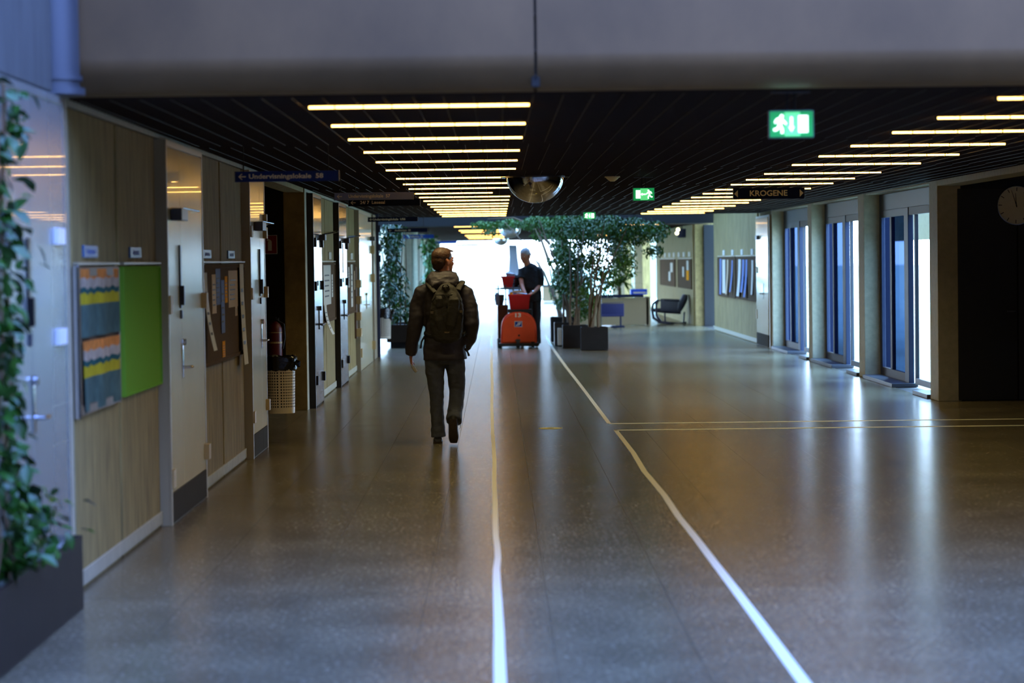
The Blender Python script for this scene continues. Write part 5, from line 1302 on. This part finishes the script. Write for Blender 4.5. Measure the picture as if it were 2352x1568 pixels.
# ---- potted trees right of the walkway
def ficus(label, Y, x, pot_w, pot_h, stems_to, seed, rnd=None):
    rnd = random.Random(seed)
    t = thing('potted_tree', label, 'tree', (x, Y, 0))
    hw = pot_w / 2; w = .025
    b = MB().bbox(x - hw, x + hw, Y, Y + w, 0.01, pot_h, b=.005).bbox(x - hw, x + hw, Y + pot_w - w, Y + pot_w, 0.01, pot_h, b=.005).bbox(x - hw, x - hw + w, Y + w, Y + pot_w - w, 0.01, pot_h, b=.005).bbox(x + hw - w, x + hw, Y + w, Y + pot_w - w, 0.01, pot_h, b=.005)
    b.box(x - hw + w, x + hw - w, Y + w, Y + pot_w - w, .02, .04); b.build('planter_box', M_planter, t)
    MB().box(x - hw + w, x + hw - w, Y + w, Y + pot_w - w, pot_h - .06, pot_h - .02).build('soil', M_soil, t)
    for k, (tx, ty, tz) in enumerate(stems_to):
        x0 = x + rnd.uniform(-.4, .4) * hw; y0 = Y + pot_w * .5 + rnd.uniform(-.3, .3) * hw
        pts = []; N = 8
        for q in range(N):
            u = q / (N - 1); e = u * u
            pts.append((x0 + (tx - x0) * (u * .5 + e * .5) + rnd.uniform(-.02, .02), y0 + (ty - y0) * (u * .5 + e * .5), pot_h - .04 + (tz - pot_h) * u))
        MB().loft(pts, [.024 - .016 * q / (N - 1) for q in range(N)], n=8).build('stem', M_bark, t, smooth=True)
    return t
def crown(parent, blobs, n, seed, L=.085, nm='foliage', W_=.038):
    rnd = random.Random(seed); pos = []
    tot = sum(b[6] for b in blobs)
    for (cx_, cy_, cz_, rx, ry, rz, wt) in blobs:
        for _ in range(int(n * wt / tot)):
            v = Vector((rnd.gauss(0, 1), rnd.gauss(0, 1), rnd.gauss(0, 1))).normalized() * (rnd.random() ** .45)
            pos.append((cx_ + v.x * rx, cy_ + v.y * ry, cz_ + v.z * rz))
    return leaf_cloud(pos, L, W_, nm, M_leaf, parent, rnd)
def blob(px, py, Y, rpx, rpy, wt, ry=.6):
    s_ = Y / F; c = at(px, py, Y); return (c.x, Y, c.z, rpx * s_, ry, rpy * s_, wt)
g_t = 'four potted trees right of the walkway'
tA = ficus('nearest potted tree with bundled bare stems in a dark brown box', 44.7, at(1366, 780, 44.7).x, .50, .43, [at(1392, 500, 45.4), at(1400, 540, 45.3), at(1370, 540, 45.2), at(1440, 520, 45.3), at(1360, 600, 45.1), at(1385, 620, 44.9)], 1)
crown(tA, [blob(1392, 530, 47.4, 60, 44, 3), blob(1450, 530, 47.4, 60, 34, 3), blob(1505, 530, 47.6, 34, 26, 1.0), blob(1420, 580, 46.6, 44, 30, 1.2), blob(1360, 600, 46.0, 30, 44, 1.4), blob(1500, 575, 47.3, 26, 16, .35), blob(1395, 640, 46.0, 30, 40, .8), blob(1350, 680, 45.6, 24, 40, .6), blob(1430, 610, 46.5, 36, 30, .8)], 7600, 21, L=.07, W_=.032)
tB = ficus('second potted tree from the front with pale grey stems', 45.9, at(1322, 780, 45.9).x, .48, .44, [at(1340, 520, 47), at(1330, 560, 47), at(1310, 560, 47), at(1350, 600, 46.8), at(1320, 620, 46.4)], 2)
crown(tB, [blob(1330, 530, 48.2, 46, 42, 3), blob(1310, 600, 47.8, 38, 40, 2.6), blob(1330, 650, 47.4, 34, 30, 1.6), blob(1300, 650, 47.4, 24, 26, .8), blob(1335, 705, 47, 24, 30, .8)], 6000, 22, L=.07, W_=.032)
tC = ficus('third potted tree from the front, partly hidden', 47.2, at(1302, 780, 47.2).x, .48, .46, [at(1290, 520, 48.6), at(1262, 560, 48.6), at(1300, 600, 48.4), at(1240, 500, 48.5)], 3)
crown(tC, [blob(1290, 520, 49.5, 34, 30, 2.0), blob(1285, 570, 49.2, 24, 34, 1.3), blob(1290, 640, 48.6, 24, 34, 1.1), blob(1292, 690, 48.4, 22, 20, .6), blob(1262, 600, 49, 9, 10, .06)], 3900, 23, L=.07, W_=.032)
tD = ficus('rearmost potted tree whose branches reach over the walkway', 49.2, at(1292, 760, 49.2).x, .48, .52, [at(1230, 520, 51), at(1160, 505, 51.5), at(1270, 540, 51), at(1200, 545, 51.5)], 4)
crown(tD, [blob(1235, 512, 52, 44, 18, 1.8), blob(1170, 512, 52.5, 40, 12, .8), blob(1110, 515, 52.8, 30, 10, .5), blob(1245, 540, 52, 26, 14, .5), blob(1125, 530, 52.8, 20, 12, .18), blob(1268, 660, 51, 8, 22, .12)], 3400, 24, L=.07, W_=.032)
# branches crossing over the walkway
MB().loft([at(1262, 560, 51.4), at(1230, 520, 51.8), at(1180, 500, 52.2), at(1120, 503, 52.6)], [.03, .024, .016, .008], n=8).build('branch', M_bark, tD, smooth=True)
MB().loft([at(1300, 690, 50.2), at(1262, 600, 51), at(1242, 545, 51.6), at(1236, 500, 52)], [.03, .026, .022, .014], n=8).build('branch', M_bark, tD, smooth=True)
wb = thing('white_box', 'narrow white box standing on the floor left of the planters', 'box', (at(1284, 780, 46.9).x, 46.9, 0))
MB().bbox(at(1281, 780, 46.9).x, at(1290, 780, 46.9).x, 46.9, 47.05, .03, .36, b=.005).build('box', M_paper, wb)
MB().bbox(at(1283, 780, 46.9).x, at(1289, 780, 46.9).x, 46.92, 47.03, 0, .03, b=.003).build('foot', M_black, wb)

# ---- palm-like plant behind the desk
ps = thing('palm_plant', 'dark spiky palm standing behind the desk', 'plant', (at(1420, 680, 64).x, 64, .0))
pc = at(1422, 650, 64)
MB().loft([(pc.x, 64, .0), (pc.x, 64, pc.z)], [.05, .035], n=8).build('trunk', M_bark, ps, smooth=True)
for k in range(46):
    a = rr.uniform(0, 2 * pi); L = rr.uniform(.45, .8); e = rr.uniform(-.1, 1.1)
    p = [(pc.x + cos(a) * L * u * cos(e * (1 - u * .6)), 64 + sin(a) * L * u, pc.z + L * (u * sin(e) - .55 * u * u) + rr.uniform(-.1, .1)) for u in (0, .35, .7, 1)]
    MB().loft(p, [(.014, .003), (.018, .003), (.012, .003), (.002, .001)], n=4).build('frond', M_leaf, ps)
# ================================================================ FURNITURE
def D(px, py, Y): return at(px, py, Y)
dk = thing('desk', 'beige panel-fronted desk with dark top beyond the trees', 'desk', (D(1440, 750, 61).x, 61, 0))
zt1 = D(1440, 680, 61).z
MB().bbox(D(1382, 700, 61).x, D(1490, 700, 61).x, 61.0, 61.04, 0.02, zt1 - .04, b=.005).build('front_panel', mat('beige_laminate', (138, 122, 92), .55), dk)
MB().bbox(D(1484, 700, 61).x, D(1494, 700, 61).x, 61.0, 62.0, 0.0, zt1 - .03, b=.005).build('side_panel', MATS['beige_laminate'], dk)
MB().bbox(D(1300, 700, 61).x, D(1478, 700, 61).x, 60.9, 62.1, zt1 - .03, zt1 + .03, b=.008).build('top', M_navy, dk)
MB().bbox(D(1300, 700, 61).x, D(1382, 700, 61).x, 61.05, 61.1, 0, zt1 - .04, b=.005).build('rear_panel', MATS['beige_laminate'], dk)
ch = thing('office_chair', 'dark blue chair with sled leg in front of the beige desk', 'chair', (D(1400, 755, 59.6).x, 59.6, 0))
M_bl = mat('deep_blue_fabric', (22, 24, 74), .8)
MB().bbox(D(1372, 0, 59.6).x, D(1425, 0, 59.6).x, 59.6, 59.68, D(1400, 727, 59.6).z, D(1400, 697, 59.6).z, b=.02).build('backrest', M_bl, ch, smooth=True)
MB().bbox(D(1374, 0, 59.6).x, D(1424, 0, 59.6).x, 59.5, 60.0, D(1400, 727, 59.6).z - .0, D(1400, 722, 59.6).z, b=.015).build('seat', M_bl, ch)
MB().cyl((D(1417, 0, 59.6).x, 59.65, .02), (D(1417, 0, 59.6).x, 59.65, D(1400, 725, 59.6).z), .02, n=10).build('leg', M_navy, ch)
MB().bbox(D(1395, 0, 59.6).x, D(1425, 0, 59.6).x, 59.4, 59.9, 0, .035, b=.01).build('foot_bar', M_navy, ch)
MB().cyl((D(1375, 0, 59.6).x, 59.65, D(1400, 696, 59.6).z), (D(1424, 0, 59.6).x, 59.65, D(1400, 694, 59.6).z), .012, n=8).build('top_rail', M_greym, ch)
sc_ = thing('blue_box', 'bright blue crate lying on the desk top', 'crate', (D(1458, 676, 61.5).x, 61.5, zt1 + .03))
MB().bbox(D(1440, 0, 61.5).x, D(1478, 0, 61.5).x, 61.35, 61.65, zt1 + .03, zt1 + .17, b=.01).build('crate', mat('bright_blue_plastic', (20, 80, 220), .3), sc_)
MB().bbox(D(1446, 0, 61.5).x, D(1475, 0, 61.5).x, 61.34, 61.349, zt1 + .06, zt1 + .10, b=.002).build('label_strip', M_paper, sc_)
tag(MB().bbox(D(1400, 0, 58.5).x, D(1408, 0, 58.5).x, 58.5, 58.58, 0, .02, b=.005).build('debris', M_black), 'tiny dark scrap on the floor by the blue chair', 'scrap')
# lounge chair: cushioned seat and back in a frame of hooped tubes
YL = 61.2
lc = thing('lounge_chair', 'navy leather lounge chair with hooped tube frame near the far pier', 'chair', (D(1540, 744, YL).x, YL, 0))
Q = lambda px, py, dy=0: D(px, py, YL + dy)
for dy in (0, .62):
    pts = [Q(1512, 737, dy), Q(1501, 730, dy), Q(1498, 712, dy), Q(1500, 698, dy), Q(1510, 690, dy), Q(1530, 689, dy), Q(1560, 690, dy)]
    MB().loft(pts, [.034] * 7, n=10).build('armrest', M_navych, lc, smooth=True)
    MB().loft([Q(1512, 689, dy), Q(1507, 700, dy), Q(1508, 725, dy), Q(1518, 738, dy)], [.03] * 4, n=10).build('hoop', M_navych, lc, smooth=True)
    MB().loft([Q(1510, 739, dy), Q(1540, 742, dy), Q(1576, 741, dy)], [.034] * 3, n=10).build('runner', M_navych, lc, smooth=True)
    MB().loft([Q(1527, 718, dy), Q(1528, 740, dy)], [.02] * 2, n=10).build('leg', M_navych, lc, smooth=True)
    MB().loft([Q(1572, 716, dy), Q(1570, 741, dy)], [.02] * 2, n=10).build('leg', M_navych, lc, smooth=True)
s0, s1_ = Q(1500, 712), Q(1562, 719)
MB().loft([Q(1503, 712, .31), Q(1530, 713, .31), Q(1562, 716, .31)], [(.30, .05), (.31, .07), (.31, .06)], side=(0, 1, 0), n=16, pw=.6).build('seat', M_navych, lc, smooth=True)
MB().loft([Q(1556, 717, .31), Q(1564, 700, .31), Q(1572, 685, .31), Q(1574, 676, .31)], [(.30, .06), (.31, .09), (.31, .08), (.29, .05)], side=(0, 1, 0), n=16, pw=.6).build('backrest', M_navych, lc, smooth=True)
MB().loft([Q(1517, 700, .0), Q(1535, 700, .0), Q(1557, 703, .0)], [(.02, .16)] * 3, side=(0, 1, 0), n=10, pw=.6).build('side_pad', M_navych, lc, smooth=True)
# counter and curtain by the bright far end
ct = thing('low_counter', 'low brown counter in front of the bright end glazing', 'counter', (D(1290, 690, 97).x, 97, 0))
MB().bbox(D(1238, 0, 97).x, D(1330, 0, 97).x, 97, 97.5, 0.02, D(1250, 657, 97).z - .03, b=.01).build('front', M_papert, ct)
MB().bbox(D(1236, 0, 97).x, D(1332, 0, 97).x, 96.95, 97.55, D(1250, 657, 97).z - .03, D(1250, 655, 97).z + .02, b=.01).build('top', M_greym, ct)
cu = MB(); N = 60; vs_ = []; fs = []
for jx, (px0, px1, py) in enumerate(((1168, 1187, 562), (1169, 1189, 590), (1168, 1192, 610), (1166, 1196, 640), (1166, 1196, 691))):
    for k in range(N + 1):
        u = k / N; p = at(px0 + (px1 - px0) * u, py, 100); vs_.append((p.x, 100 + .07 * sin(u * 2 * pi * 7), p.z))
for jx in range(4):
    for k in range(N): fs.append((jx * (N + 1) + k, jx * (N + 1) + k + 1, (jx + 1) * (N + 1) + k + 1, (jx + 1) * (N + 1) + k))
o = cu.add(vs_, fs).build('curtain', mat('backlight_toned_curtain', (205, 215, 235), .8), smooth='all'); md = o.modifiers.new('s', 'SOLIDIFY'); md.thickness = .01  # cloth colour lightened to stand for light through the pleats
tag(o, 'narrow grey-blue pleated curtain hanging before the bright end', 'curtain')
